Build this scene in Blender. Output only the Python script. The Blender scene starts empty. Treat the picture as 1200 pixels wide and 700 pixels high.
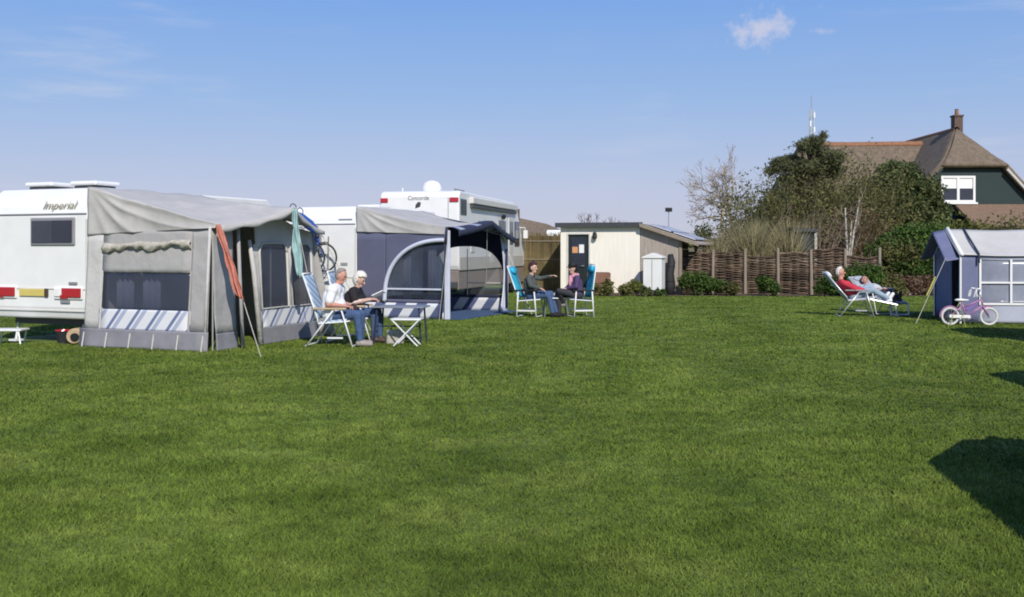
import bpy, bmesh, math, random
import numpy as np
from mathutils import Vector, Matrix, Euler, noise
R = math.radians
random.seed(7); RNG = np.random.default_rng(7)
S = bpy.context.scene
COL = S.collection
V = Vector

# ------------------------------------------------------------------ materials
def mat(name, col, rough=.6, metal=0, var=.1, scale=5, bump=0, bscale=40, trans=0, alpha=1, coat=0, stretch=None, spec=.4):
    m = bpy.data.materials.new(name); m.use_nodes = True
    nt = m.node_tree; N = nt.nodes; L = nt.links
    b = N['Principled BSDF']; out = N['Material Output']
    b.inputs['Roughness'].default_value = rough; b.inputs['Metallic'].default_value = metal
    b.inputs['Specular IOR Level'].default_value = spec
    b.inputs['Alpha'].default_value = alpha; b.inputs['Coat Weight'].default_value = coat
    b.inputs['Base Color'].default_value = (*col, 1)
    tc = N.new('ShaderNodeTexCoord')
    src = tc.outputs['Object']
    if stretch:
        mp = N.new('ShaderNodeMapping'); mp.inputs['Scale'].default_value = stretch
        L.new(src, mp.inputs['Vector']); src = mp.outputs['Vector']
    if var:
        n = N.new('ShaderNodeTexNoise'); n.inputs['Scale'].default_value = scale; n.inputs['Detail'].default_value = 6
        n.inputs['Roughness'].default_value = .65
        L.new(src, n.inputs['Vector'])
        mr = N.new('ShaderNodeMapRange'); mr.inputs[1].default_value = .3; mr.inputs[2].default_value = .7
        mr.inputs[3].default_value = 1 - var; mr.inputs[4].default_value = 1 + var
        L.new(n.outputs['Fac'], mr.inputs[0])
        vm = N.new('ShaderNodeVectorMath'); vm.operation = 'SCALE'; vm.inputs[0].default_value = col
        L.new(mr.outputs[0], vm.inputs['Scale']); L.new(vm.outputs[0], b.inputs['Base Color'])
        csrc = vm.outputs[0]
    if bump:
        n2 = N.new('ShaderNodeTexNoise'); n2.inputs['Scale'].default_value = bscale; n2.inputs['Detail'].default_value = 4
        L.new(src, n2.inputs['Vector'])
        bp = N.new('ShaderNodeBump'); bp.inputs['Strength'].default_value = bump; bp.inputs['Distance'].default_value = .02
        L.new(n2.outputs['Fac'], bp.inputs['Height']); L.new(bp.outputs[0], b.inputs['Normal'])
    if trans:
        t = N.new('ShaderNodeBsdfTranslucent'); t.inputs['Color'].default_value = (*col, 1)
        if var: L.new(csrc, t.inputs['Color'])
        mx = N.new('ShaderNodeMixShader'); mx.inputs[0].default_value = trans
        L.new(b.outputs[0], mx.inputs[1]); L.new(t.outputs[0], mx.inputs[2]); L.new(mx.outputs[0], out.inputs['Surface'])
    return m

def leafmat(name, cols, trans=.3, rough=.6, clump=0.35, cscale=1.2):
    m = bpy.data.materials.new(name); m.use_nodes = True
    nt = m.node_tree; N = nt.nodes; L = nt.links
    b = N['Principled BSDF']; out = N['Material Output']; b.inputs['Roughness'].default_value = rough
    b.inputs['Specular IOR Level'].default_value = .25
    g = N.new('ShaderNodeNewGeometry'); rp = N.new('ShaderNodeValToRGB')
    el = rp.color_ramp.elements
    el[0].color = (*cols[0], 1); el[1].color = (*cols[-1], 1)
    for i, c in enumerate(cols[1:-1]):
        e = el.new((i + 1) / (len(cols) - 1)); e.color = (*c, 1)
    L.new(g.outputs['Random Per Island'], rp.inputs[0])
    n = N.new('ShaderNodeTexNoise'); n.inputs['Scale'].default_value = cscale; n.inputs['Detail'].default_value = 3
    L.new(g.outputs['Position'], n.inputs['Vector'])
    mr = N.new('ShaderNodeMapRange'); mr.inputs[1].default_value = .3; mr.inputs[2].default_value = .7
    mr.inputs[3].default_value = 1 - clump; mr.inputs[4].default_value = 1 + clump; L.new(n.outputs['Fac'], mr.inputs[0])
    vm = N.new('ShaderNodeVectorMath'); vm.operation = 'SCALE'
    L.new(rp.outputs[0], vm.inputs[0]); L.new(mr.outputs[0], vm.inputs['Scale'])
    L.new(vm.outputs[0], b.inputs['Base Color'])
    t = N.new('ShaderNodeBsdfTranslucent'); L.new(vm.outputs[0], t.inputs['Color'])
    mx = N.new('ShaderNodeMixShader'); mx.inputs[0].default_value = trans
    L.new(b.outputs[0], mx.inputs[1]); L.new(t.outputs[0], mx.inputs[2]); L.new(mx.outputs[0], out.inputs['Surface'])
    return m

def stripemat(name, c1, c2, direction, freq, width=.5, c3=None):
    """two-colour stripes across the object-space direction"""
    m = bpy.data.materials.new(name); m.use_nodes = True
    nt = m.node_tree; N = nt.nodes; L = nt.links; b = N['Principled BSDF']; b.inputs['Roughness'].default_value = .75
    tc = N.new('ShaderNodeTexCoord'); d = N.new('ShaderNodeVectorMath'); d.operation = 'DOT_PRODUCT'
    d.inputs[1].default_value = direction; L.new(tc.outputs['Object'], d.inputs[0])
    mu = N.new('ShaderNodeMath'); mu.operation = 'MULTIPLY'; mu.inputs[1].default_value = freq; L.new(d.outputs['Value'], mu.inputs[0])
    fr = N.new('ShaderNodeMath'); fr.operation = 'FRACT'; L.new(mu.outputs[0], fr.inputs[0])
    rp = N.new('ShaderNodeValToRGB'); rp.color_ramp.interpolation = 'CONSTANT'
    el = rp.color_ramp.elements; el[0].color = (*c1, 1); el[1].position = width; el[1].color = (*c2, 1)
    if c3:
        e = el.new(width + .17); e.color = (*c1, 1); e = el.new(width + .28); e.color = (*c3, 1); e = el.new(width + .5); e.color = (*c1, 1)
    L.new(fr.outputs[0], rp.inputs[0]); L.new(rp.outputs[0], b.inputs['Base Color'])
    return m

def glass(name, col, alpha=.6, rough=.08):
    return mat(name, col, rough=rough, var=.15, scale=1.5, alpha=alpha, spec=.6)

M = dict(
    white=mat('white_paint', (.78, .77, .75), .35, var=.05, scale=2.5, coat=.2, bump=.03, bscale=3),
    white2=mat('grp_white', (.78, .77, .74), .4, var=.05, scale=2, bump=.03, bscale=3),
    offwhite=mat('off_white', (.62, .6, .56), .45, var=.07, scale=3),
    hutpaint=mat('cream_paint', (.82, .77, .67), .7, var=.06, scale=2, bump=.1, bscale=25, stretch=(6, 6, .5)),
    beige=mat('beige_paint', (.52, .48, .43), .45, var=.06, scale=2),
    taupe=mat('taupe_paint', (.27, .225, .20), .5, var=.1, scale=3),
    dark=mat('dark_rubber', (.02, .02, .022), .7, var=.2),
    black=mat('black_plastic', (.015, .015, .017), .4, var=.1),
    grey=mat('grey_plastic', (.25, .25, .26), .5),
    darkgrey=mat('dark_grey', (.07, .075, .08), .5),
    glassdark=glass('dark_glass', (.03, .035, .05), 1, .06),
    glassgrey=glass('grey_glass', (.10, .12, .13), 1, .1),
    pvc=glass('clear_film_window', (.06, .07, .105), .4, .1),
    pvctent=glass('pale_film_window', (.44, .47, .56), .5, .15),
    panefilm=glass('acrylic_pane', (.05, .055, .08), .55, .05),
    pvclight=glass('thin_film_window', (.4, .4, .4), .10, .15),
    red=mat('red_lens', (.42, .02, .03), .2, coat=.4, var=.15, scale=30),
    redcloth=mat('red_towel', (.55, .20, .14), .95, var=.2, scale=14, bump=.4, bscale=60, trans=.12),
    teal=mat('teal_towel', (.36, .53, .53), .95, var=.15, scale=14, bump=.4, bscale=60, trans=.12),
    plate=mat('yellow_plate', (.62, .5, .14), .4, var=.08),
    alu=mat('aluminium', (.72, .72, .72), .35, metal=.6, var=.08),
    whitetube=mat('white_tube', (.74, .74, .73), .35, var=.06),
    greytube=mat('grey_tube', (.3, .3, .32), .4, metal=.5),
    awnroof=mat('light_grey_canvas', (.555, .53, .50), .85, var=.10, scale=2.2, bump=.7, bscale=5, trans=.2),
    awnwall=mat('mid_grey_canvas', (.41, .395, .38), .85, var=.10, scale=2.5, bump=.7, bscale=7, trans=.10),
    awnlight=mat('pale_canvas', (.58, .56, .53), .85, var=.08, scale=3, bump=.7, bscale=8, trans=.12),
    awnskirt=mat('blue_grey_skirt', (.235, .23, .25), .7, var=.12, scale=5, bump=.3, bscale=9),
    tan=mat('tan_curtain', (.42, .39, .33), .95, var=.3, scale=9, bump=.5, bscale=14),
    curtain=mat('blue_curtain', (.30, .34, .46), .95, var=.3, scale=2, bump=.5, bscale=9, stretch=(6, 6, .5)),
    bluewall=mat('slate_blue_canvas', (.115, .12, .185), .85, var=.07, scale=2.5, bump=.25, bscale=7, trans=.08),
    paleblue=mat('pale_blue_trim', (.56, .58, .68), .7, var=.06),
    navy=mat('navy_canvas', (.025, .03, .06), .85, var=.12, bump=.2, bscale=9),
    sheet=mat('blue_groundsheet', (.045, .085, .17), .8, var=.15, scale=4, bump=.2),
    rope=mat('cord', (.45, .42, .36), .9, var=.1),
    yrope=mat('yellow_cord', (.45, .42, .08), .8, var=.1),
    chairblue=stripemat('blue_check_fabric', (.22, .33, .45), (.45, .52, .60), (.6, .3, .75), 14, .5),
    chairturq=mat('turquoise_pad', (.03, .34, .50), .85, var=.5, scale=5, bump=.3, bscale=9),
    chairnavy=mat('navy_pad', (.02, .06, .11), .9, var=.35, scale=10, bump=.3, bscale=9),
    greypad=mat('grey_pad', (.36, .38, .42), .9, var=.15, scale=7, bump=.3, bscale=9),
    tabletop=mat('grey_table', (.20, .215, .25), .5, var=.08),
    skin=mat('skin', (.52, .265, .20), .55, var=.1, scale=9),
    skinpale=mat('skin_pale', (.58, .36, .28), .55, var=.08, scale=9),
    shirt=mat('white_cotton', (.76, .76, .76), .9, var=.04, bump=.4, bscale=14),
    jeans=mat('denim', (.055, .095, .19), .9, var=.22, scale=12, bump=.4, bscale=16),
    jeanslight=mat('light_denim', (.28, .36, .44), .9, var=.18, scale=12, bump=.4, bscale=16),
    blackcloth=mat('black_cotton', (.018, .016, .018), .9, var=.2, bump=.4, bscale=14),
    redshirt=mat('red_cotton', (.50, .035, .06), .9, var=.15, bump=.4, bscale=14),
    greentop=mat('grey_green_wool', (.075, .085, .08), .95, var=.2, bump=.4, bscale=14),
    purple=mat('dark_purple_cloth', (.07, .045, .115), .9, var=.2, bump=.4, bscale=14),
    pink=mat('pink_scarf', (.58, .28, .33), .95, var=.25, scale=18, bump=.5, bscale=30),
    greyshirt=mat('pale_grey_cotton', (.46, .47, .48), .9, var=.1, bump=.4, bscale=14),
    darktrs=mat('charcoal_cloth', (.04, .04, .05), .9, var=.2, bump=.4, bscale=14),
    shoe=mat('brown_leather', (.06, .04, .03), .5, var=.2),
    shoegrey=mat('grey_leather', (.3, .26, .23), .6, var=.15),
    hairgrey=mat('grey_hair', (.26, .23, .21), .8, var=.3, scale=30, bump=.5, bscale=60),
    hairwhite=mat('white_hair', (.70, .66, .58), .8, var=.2, scale=30, bump=.5, bscale=60),
    hairdark=mat('dark_red_hair', (.05, .018, .02), .7, var=.3, scale=30, bump=.5, bscale=60),
    hairblack=mat('black_hair', (.015, .013, .015), .7, var=.3, scale=30, bump=.5, bscale=60),
    straw=mat('pale_hat', (.72, .69, .58), .9, var=.08, bump=.3, bscale=40),
    eye=mat('eye', (.02, .015, .012), .2, var=0),
    lip=mat('lip', (.35, .12, .1), .5, var=0),
    paper=mat('paper', (.78, .77, .74), .8, var=.04),
    orange=mat('orange_paper', (.62, .30, .14), .8, var=.06),
    brick=mat('brown_brick', (.24, .12, .08), .9, var=.25, scale=9, bump=.4, bscale=15),
    creamp=mat('cream_plastic', (.46, .34, .21), .5, var=.15, scale=10),
    boards=mat('weathered_boards', (.36, .31, .265), .9, var=.25, scale=3, bump=.4, bscale=10, stretch=(5, 5, .4)),
    post=mat('grey_post_wood', (.27, .22, .165), .9, var=.25, scale=5, bump=.5, bscale=14, stretch=(5, 5, .5)),
    willow=leafmat('willow_rods', [(.03, .02, .014), (.10, .066, .045), (.165, .115, .08), (.06, .04, .027)], trans=0, rough=.85, clump=.5, cscale=3),
    reedmat=leafmat('reed_screen', [(.10, .075, .035), (.17, .13, .06), (.13, .105, .05), (.22, .17, .09)], trans=.05, rough=.9, clump=.3, cscale=2),
    rooffelt=mat('roof_felt', (.05, .055, .06), .8, var=.2),
    solar=mat('solar_cells', (.035, .05, .22), .18, var=.2, scale=3, coat=.5),
    doordark=mat('dark_door', (.018, .026, .024), .4, var=.15),
    thatch=mat('thatch', (.165, .125, .088), .95, var=.32, scale=2.2, bump=.9, bscale=9, stretch=(2.5, 2.5, .6)),
    ridge=mat('ridge_clay', (.26, .13, .07), .9, var=.25, scale=5, bump=.5, bscale=9),
    housewall=mat('green_boarding', (.018, .034, .034), .7, var=.15, scale=3, bump=.3, bscale=8, stretch=(.4, .4, 8)),
    tiles=mat('brown_tiles', (.20, .13, .085), .9, var=.25, scale=6, bump=.6, bscale=14),
    chimney=mat('chimney_brick', (.12, .08, .065), .9, var=.3, scale=9, bump=.5, bscale=20),
    bark=mat('bark', (.085, .065, .05), .95, var=.35, scale=6, bump=.8, bscale=14),
    palebark=mat('pale_bark', (.32, .255, .19), .9, var=.3, scale=6, bump=.6, bscale=14),
    birch=mat('birch_bark', (.44, .41, .36), .85, var=.3, scale=7, bump=.4, bscale=14),
    twig=leafmat('twigs_olive', [(.13, .11, .05), (.18, .155, .075), (.155, .14, .06), (.24, .205, .11)], trans=0, clump=.3),
    mast=mat('galvanised', (.42, .45, .46), .5, metal=.4),
    pinkp=mat('pink_paint', (.38, .17, .34), .35, coat=.3), violet=mat('violet_paint', (.22, .13, .38), .35, coat=.3),
    whitetyre=mat('white_tyre', (.66, .64, .6), .8, var=.1),
    bluepaint=mat('blue_cover', (.02, .07, .30), .6, var=.2, scale=6, bump=.5, bscale=9),
    lilac=mat('lilac_curtain', (.34, .34, .60), .95, var=.3, scale=3, bump=.5, bscale=9, stretch=(6, 6, .5)),
    tentroof=mat('cream_tent_canvas', (.56, .54, .50), .85, var=.08, scale=2, bump=.25, bscale=6, trans=.1),
    tentblue=mat('blue_tent_canvas', (.165, .18, .29), .85, var=.1, scale=3, bump=.3, bscale=7, trans=.08),
    tentpale=mat('pale_blue_canvas', (.46, .48, .57), .85, var=.07, scale=3, bump=.25, bscale=7, trans=.08),
    stone=mat('grey_concrete', (.30, .29, .27), .9, var=.2, bump=.4),
    script=mat('script_letters', (.36, .31, .2), .5, var=0), letter=mat('dark_letters', (.06, .055, .06), .5, var=0),
    greyletter=mat('grey_letters', (.3, .3, .32), .5, var=0),
    dunegrass=mat('dune', (.20, .16, .085), .95, var=.4, scale=.6, bump=.8, bscale=5),
    soil=mat('soil', (.085, .06, .04), .95, var=.4, scale=4, bump=.9, bscale=12),
)
LF = dict(
    pine=leafmat('pine_needles', [(.060, .074, .034), (.105, .112, .050), (.150, .150, .068)], trans=.12, clump=.3),
    evergreen=leafmat('evergreen_leaves', [(0.039, 0.055, 0.021), (0.075, 0.098, 0.031), (0.137, 0.150, 0.049)], trans=.15, clump=.45),
    green=leafmat('green_leaves', [(0.039, 0.078, 0.018), (0.072, 0.130, 0.026), (0.124, 0.189, 0.039)], trans=.3, clump=.4),
    olive=leafmat('olive_leaves', [(.080, .086, .028), (.132, .132, .043), (.2, .188, .068)], trans=.3, clump=.4),
    yellow=leafmat('yellow_green_leaves', [(0.091, 0.111, 0.026), (0.156, 0.169, 0.039), (0.221, 0.221, 0.052)], trans=.35, clump=.3),
    brown=leafmat('dead_brown_leaves', [(.09, .05, .03), (.14, .08, .05), (.19, .12, .08)], trans=.15, clump=.3),
    straw=leafmat('dry_reed_blades', [(.20, .18, .08), (.31, .27, .14), (.42, .365, .21)], trans=.25, clump=.25),
)

# ------------------------------------------------------------------ mesh helpers
class MB:
    def __init__(s): s.v = []; s.f = []; s.m = []; s.cur = 0
    def add(s, vs, fs):
        o = len(s.v); s.v += [tuple(p) for p in vs]
        for f in fs: s.f.append([i + o for i in f]); s.m.append(s.cur)
        return s
    def box(s, x0, x1, y0, y1, z0, z1, mtx=None):
        vs = [V((x, y, z)) for z in (z0, z1) for y in (y0, y1) for x in (x0, x1)]
        if mtx: vs = [mtx @ p for p in vs]
        return s.add(vs, [(0, 2, 3, 1), (4, 5, 7, 6), (0, 1, 5, 4), (2, 6, 7, 3), (0, 4, 6, 2), (1, 3, 7, 5)])
    def tube(s, pts, r, n=8, caps=True):
        pts = [V(p) for p in pts]; k = len(pts)
        rs = list(r) if hasattr(r, '__len__') else [r] * k
        vs = []; prev = None
        for i, p in enumerate(pts):
            t = (pts[min(i + 1, k - 1)] - pts[max(i - 1, 0)])
            if t.length < 1e-9: t = V((0, 0, 1))
            t.normalize()
            if prev is None:
                a = t.orthogonal().normalized()
            else:
                a = prev - t * prev.dot(t)
                a = a.normalized() if a.length > 1e-6 else t.orthogonal().normalized()
            prev = a; b = t.cross(a)
            for j in range(n):
                q = 2 * math.pi * j / n
                vs.append(p + (a * math.cos(q) + b * math.sin(q)) * rs[i])
        fs = [(i * n + j, i * n + (j + 1) % n, (i + 1) * n + (j + 1) % n, (i + 1) * n + j) for i in range(k - 1) for j in range(n)]
        if caps: fs += [tuple(range(n - 1, -1, -1)), tuple((k - 1) * n + j for j in range(n))]
        return s.add(vs, fs)
    def grid(s, fn, nx, ny):
        vs = [fn(i / nx, j / ny) for j in range(ny + 1) for i in range(nx + 1)]
        w = nx + 1
        return s.add(vs, [(j * w + i, j * w + i + 1, (j + 1) * w + i + 1, (j + 1) * w + i) for j in range(ny) for i in range(nx)])
    def quad(s, a, b, c, d, nx=8, ny=8, amp=0, seed=0, sc=1.6):
        a, b, c, d = map(V, (a, b, c, d)); nrm = (b - a).cross(d - a).normalized()
        def fn(u, v):
            p = a * (1 - u) * (1 - v) + b * u * (1 - v) + c * u * v + d * (1 - u) * v
            if amp:
                e = min(1, 6 * min(u, 1 - u, v, 1 - v) + .15)
                p = p + nrm * amp * e * noise.noise(p * sc + V((seed, 0, 0)))
            return p
        return s.grid(fn, nx, ny)
    def prism(s, pts, d):
        """closed polygon swept by vector d"""
        pts = [V(p) for p in pts]; d = V(d); n = len(pts)
        return s.add(pts + [p + d for p in pts], [tuple(range(n - 1, -1, -1)), tuple(range(n, 2 * n))] + [(i, (i + 1) % n, n + (i + 1) % n, n + i) for i in range(n)])
    def ell(s, c, r, nu=14, nv=9, rot=None):
        c = V(c); r = (r, r, r) if not hasattr(r, '__len__') else r
        vs = []
        for j in range(1, nv):
            t = math.pi * j / nv
            for i in range(nu):
                p = 2 * math.pi * i / nu
                q = V((r[0] * math.sin(t) * math.cos(p), r[1] * math.sin(t) * math.sin(p), r[2] * math.cos(t)))
                vs.append(c + (rot @ q if rot else q))
        top = V((0, 0, r[2])); top = rot @ top if rot else top
        vs += [c + top, c - top]; T = len(vs) - 2; B = T + 1
        fs = [(j * nu + i, (j + 1) * nu + i, (j + 1) * nu + (i + 1) % nu, j * nu + (i + 1) % nu) for j in range(nv - 2) for i in range(nu)]
        fs += [(T, i, (i + 1) % nu) for i in range(nu)] + [(B, (nv - 2) * nu + (i + 1) % nu, (nv - 2) * nu + i) for i in range(nu)]
        return s.add(vs, fs)
    def lathe(s, prof, c=(0, 0, 0), n=20, axis=None):
        c = V(c); vs = []; k = len(prof)
        q = axis.to_track_quat('Z', 'Y') if axis else None
        for r, z in prof:
            for i in range(n):
                a = 2 * math.pi * i / n; p = V((r * math.cos(a), r * math.sin(a), z))
                vs.append(c + (q @ p if q else p))
        fs = [(j * n + i, j * n + (i + 1) % n, (j + 1) * n + (i + 1) % n, (j + 1) * n + i) for j in range(k - 1) for i in range(n)]
        fs += [tuple(range(n - 1, -1, -1)), tuple((k - 1) * n + i for i in range(n))]
        return s.add(vs, fs)
    def torus(s, c, axis, Rr, r, n=28, k=8, a0=0, a1=2 * math.pi):
        c = V(c); q = V(axis).to_track_quat('Z', 'Y'); full = abs(a1 - a0 - 2 * math.pi) < 1e-6
        m = n if full else n + 1; vs = []
        for i in range(m):
            a = a0 + (a1 - a0) * i / n
            for j in range(k):
                b = 2 * math.pi * j / k
                vs.append(c + q @ V(((Rr + r * math.cos(b)) * math.cos(a), (Rr + r * math.cos(b)) * math.sin(a), r * math.sin(b))))
        fs = [(i * k + j, ((i + 1) % m) * k + j, ((i + 1) % m) * k + (j + 1) % k, i * k + (j + 1) % k) for i in range(m if full else m - 1) for j in range(k)]
        return s.add(vs, fs)
    def build(s, name, m, parent=None, bevel=0, smooth=False, solid=0, kind=None):
        me = bpy.data.meshes.new(name); me.from_pydata(s.v, [], s.f); me.update()
        for x in (m if isinstance(m, (list, tuple)) else [m]): me.materials.append(x)
        if any(s.m): me.polygons.foreach_set('material_index', s.m)
        if smooth: me.polygons.foreach_set('use_smooth', [True] * len(me.polygons))
        o = bpy.data.objects.new(name, me); COL.objects.link(o)
        if parent: o.parent = parent
        if solid:
            k = o.modifiers.new('solid', 'SOLIDIFY'); k.thickness = solid; k.offset = 0
        if bevel:
            k = o.modifiers.new('bevel', 'BEVEL'); k.width = bevel; k.segments = 3; k.limit_method = 'ANGLE'; k.harden_normals = False
        if kind: o['kind'] = kind
        return o

def npmesh(name, verts, k, m, parent=None):
    n = len(verts) // k
    me = bpy.data.meshes.new(name); me.vertices.add(n * k); me.vertices.foreach_set('co', np.asarray(verts, np.float32).ravel())
    me.loops.add(n * k); me.loops.foreach_set('vertex_index', np.arange(n * k, dtype=np.int32))
    me.polygons.add(n); me.polygons.foreach_set('loop_start', np.arange(n, dtype=np.int32) * k)
    me.update(calc_edges=True); me.validate()
    me.materials.append(m); o = bpy.data.objects.new(name, me); COL.objects.link(o)
    if parent: o.parent = parent
    return o

def tag(o, label, cat, group=None):
    o['label'] = label; o['category'] = cat
    if group: o['group'] = group
    return o
def thing(name, label, cat, loc=(0, 0, 0), rz=0, group=None):
    o = bpy.data.objects.new(name, None); COL.objects.link(o); o.location = loc; o.rotation_euler = (0, 0, rz)
    o.empty_display_size = .2
    return tag(o, label, cat, group)
def dup(o, parent=None):
    c = o.copy(); COL.objects.link(c); c.parent = parent
    for ch in list(o.children):
        if not ch.name.startswith('guy'): dup(ch, c)
    return c
def text(name, body, size, m, parent, loc, rot, shear=0, extrude=.002, sx=1):
    cu = bpy.data.curves.new(name, 'FONT'); cu.body = body; cu.size = size; cu.extrude = extrude; cu.shear = shear
    cu.align_x = 'CENTER'; cu.align_y = 'CENTER'; cu.resolution_u = 4
    t = bpy.data.objects.new(name, cu); COL.objects.link(t)
    dg = bpy.context.evaluated_depsgraph_get(); me = bpy.data.meshes.new_from_object(t.evaluated_get(dg))
    bpy.data.objects.remove(t); bpy.data.curves.remove(cu)
    me.materials.clear(); me.materials.append(m); me.name = name
    o = bpy.data.objects.new(name, me); COL.objects.link(o); o.parent = parent; o.location = loc; o.rotation_euler = rot; o.scale = (sx, 1, 1)
    return o

# ------------------------------------------------------------------ camera, light, sky
EYE = 1.6
cam = bpy.data.cameras.new('camera'); co = bpy.data.objects.new('camera', cam); COL.objects.link(co)
co.location = (0, 0, EYE); co.rotation_euler = (R(90), 0, 0)
cam.sensor_width = 36; cam.lens = 36; cam.shift_y = -58 / 1200; cam.clip_end = 5000; cam.clip_start = .05
S.camera = co
AZ, EL = 14, 38           # sun a little to the right behind the camera
sd = V((math.sin(R(AZ)) * math.cos(R(EL)), -math.cos(R(AZ)) * math.cos(R(EL)), math.sin(R(EL))))
sun = bpy.data.lights.new('sun', 'SUN'); sun.energy = 4.0; sun.angle = R(.5); sun.color = (1, .95, .87)
so = bpy.data.objects.new('sun', sun); COL.objects.link(so); so.rotation_euler = sd.to_track_quat('Z', 'Y').to_euler()
w = bpy.data.worlds.new('World'); S.world = w; w.use_nodes = True
N = w.node_tree.nodes; L = w.node_tree.links; bg = N['Background']; bg.inputs['Strength'].default_value = .11
sk = N.new('ShaderNodeTexSky'); sk.sky_type = 'NISHITA'; sk.sun_disc = False; sk.sun_elevation = R(EL); sk.sun_rotation = R(180 - AZ)
sk.air_density = 1.0; sk.dust_density = .8; sk.ozone_density = 2.5; sk.altitude = 0
tc = N.new('ShaderNodeTexCoord')
def vmath(op, a, b=None):
    n = N.new('ShaderNodeVectorMath'); n.operation = op
    for i, x in enumerate((a, b)):
        if x is None: continue
        if isinstance(x, (tuple, list, Vector)): n.inputs[i].default_value = x
        else: L.new(x, n.inputs[i])
    return n
def smath(op, a, b=0, clamp=False):
    n = N.new('ShaderNodeMath'); n.operation = op; n.use_clamp = clamp
    for i, x in enumerate((a, b)):
        if isinstance(x, (int, float)): n.inputs[i].default_value = x
        else: L.new(x, n.inputs[i])
    return n.outputs[0]
def rng(x, a, b, c, d):
    n = N.new('ShaderNodeMapRange'); n.interpolation_type = 'SMOOTHSTEP'; L.new(x, n.inputs[0])
    for i, q in enumerate((a, b, c, d)): n.inputs[i + 1].default_value = q
    return n.outputs[0]
def nz(vec, scale, detail=5, rough=.55):
    n = N.new('ShaderNodeTexNoise'); n.inputs['Scale'].default_value = scale; n.inputs['Detail'].default_value = detail; n.inputs['Roughness'].default_value = rough
    L.new(vec, n.inputs['Vector']); return n.outputs['Fac']
def mixc(f, a, b):
    n = N.new('ShaderNodeMix'); n.data_type = 'RGBA'
    L.new(f, n.inputs[0]) if not isinstance(f, float) else setattr(n.inputs[0], 'default_value', f)
    for i, x in ((6, a), (7, b)):
        if isinstance(x, tuple): n.inputs[i].default_value = (*x, 1)
        else: L.new(x, n.inputs[i])
    return n.outputs[2]
gen = tc.outputs['Generated']
warp = nz(gen, 3.0)
sep = N.new('ShaderNodeSeparateXYZ'); L.new(gen, sep.inputs[0])
rp = N.new('ShaderNodeValToRGB'); e = rp.color_ramp.elements
e[0].position = 0; e[0].color = (.52, .52, .655, 1); e[1].position = 1; e[1].color = (.06, .15, .47, 1)
for q, c_ in ((.06, (.44, .485, .68)), (.14, (.29, .43, .71)), (.25, (.165, .345, .745))):
    k_ = e.new(q); k_.color = (*c_, 1)
L.new(sep.outputs['Z'], rp.inputs[0])
grad = vmath('SCALE', rp.outputs[0]); grad.inputs['Scale'].default_value = 1 / .11
base = mixc(.85, sk.outputs[0], grad.outputs[0])
# thin high cirrus streaks
st = vmath('MULTIPLY', gen, (5, 5, 34)).outputs[0]
ci = smath('MULTIPLY', rng(nz(st, 1.0, 6, .6), .5, .8, 0, 1), rng(nz(gen, 2.6, 3), .42, .65, 0, .42))
col1 = mixc(ci, base, (5.6, 5.8, 6.6))
# one small cumulus and its faint tail
def puff(px, py, sx, sz, thr, s):
    c = V(((px - 600) / 1200, 1, (292 - py) / 1200)).normalized()
    d = vmath('SUBTRACT', gen, tuple(c)).outputs[0]
    d = vmath('MULTIPLY', d, (1 / sx, 1 / sx, 1 / sz)).outputs[0]
    ln = vmath('LENGTH', d).outputs['Value']
    e = smath('ADD', smath('SUBTRACT', 1.0, ln), smath('MULTIPLY', smath('SUBTRACT', nz(gen, s, 7, .65), .5), 3.2))
    return rng(e, thr, thr + .9, 0, 1)
pf = puff(895, 30, .046, .021, .12, 40)
pf2 = puff(960, 37, .03, .006, .35, 50)
col2 = mixc(smath('MULTIPLY', pf, .55), col1, (6.6, 6.0, 6.3))
col3 = mixc(smath('MULTIPLY', pf2, .3), col2, (6.2, 5.7, 6.2))
L.new(col3, bg.inputs['Color'])
S.view_settings.view_transform = 'Standard'; S.view_settings.look = 'None'; S.view_settings.exposure = .12; S.view_settings.gamma = 1
S.cycles.filter_width = 1.9; S.cycles.max_bounces = 6; S.cycles.transparent_max_bounces = 16

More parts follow.
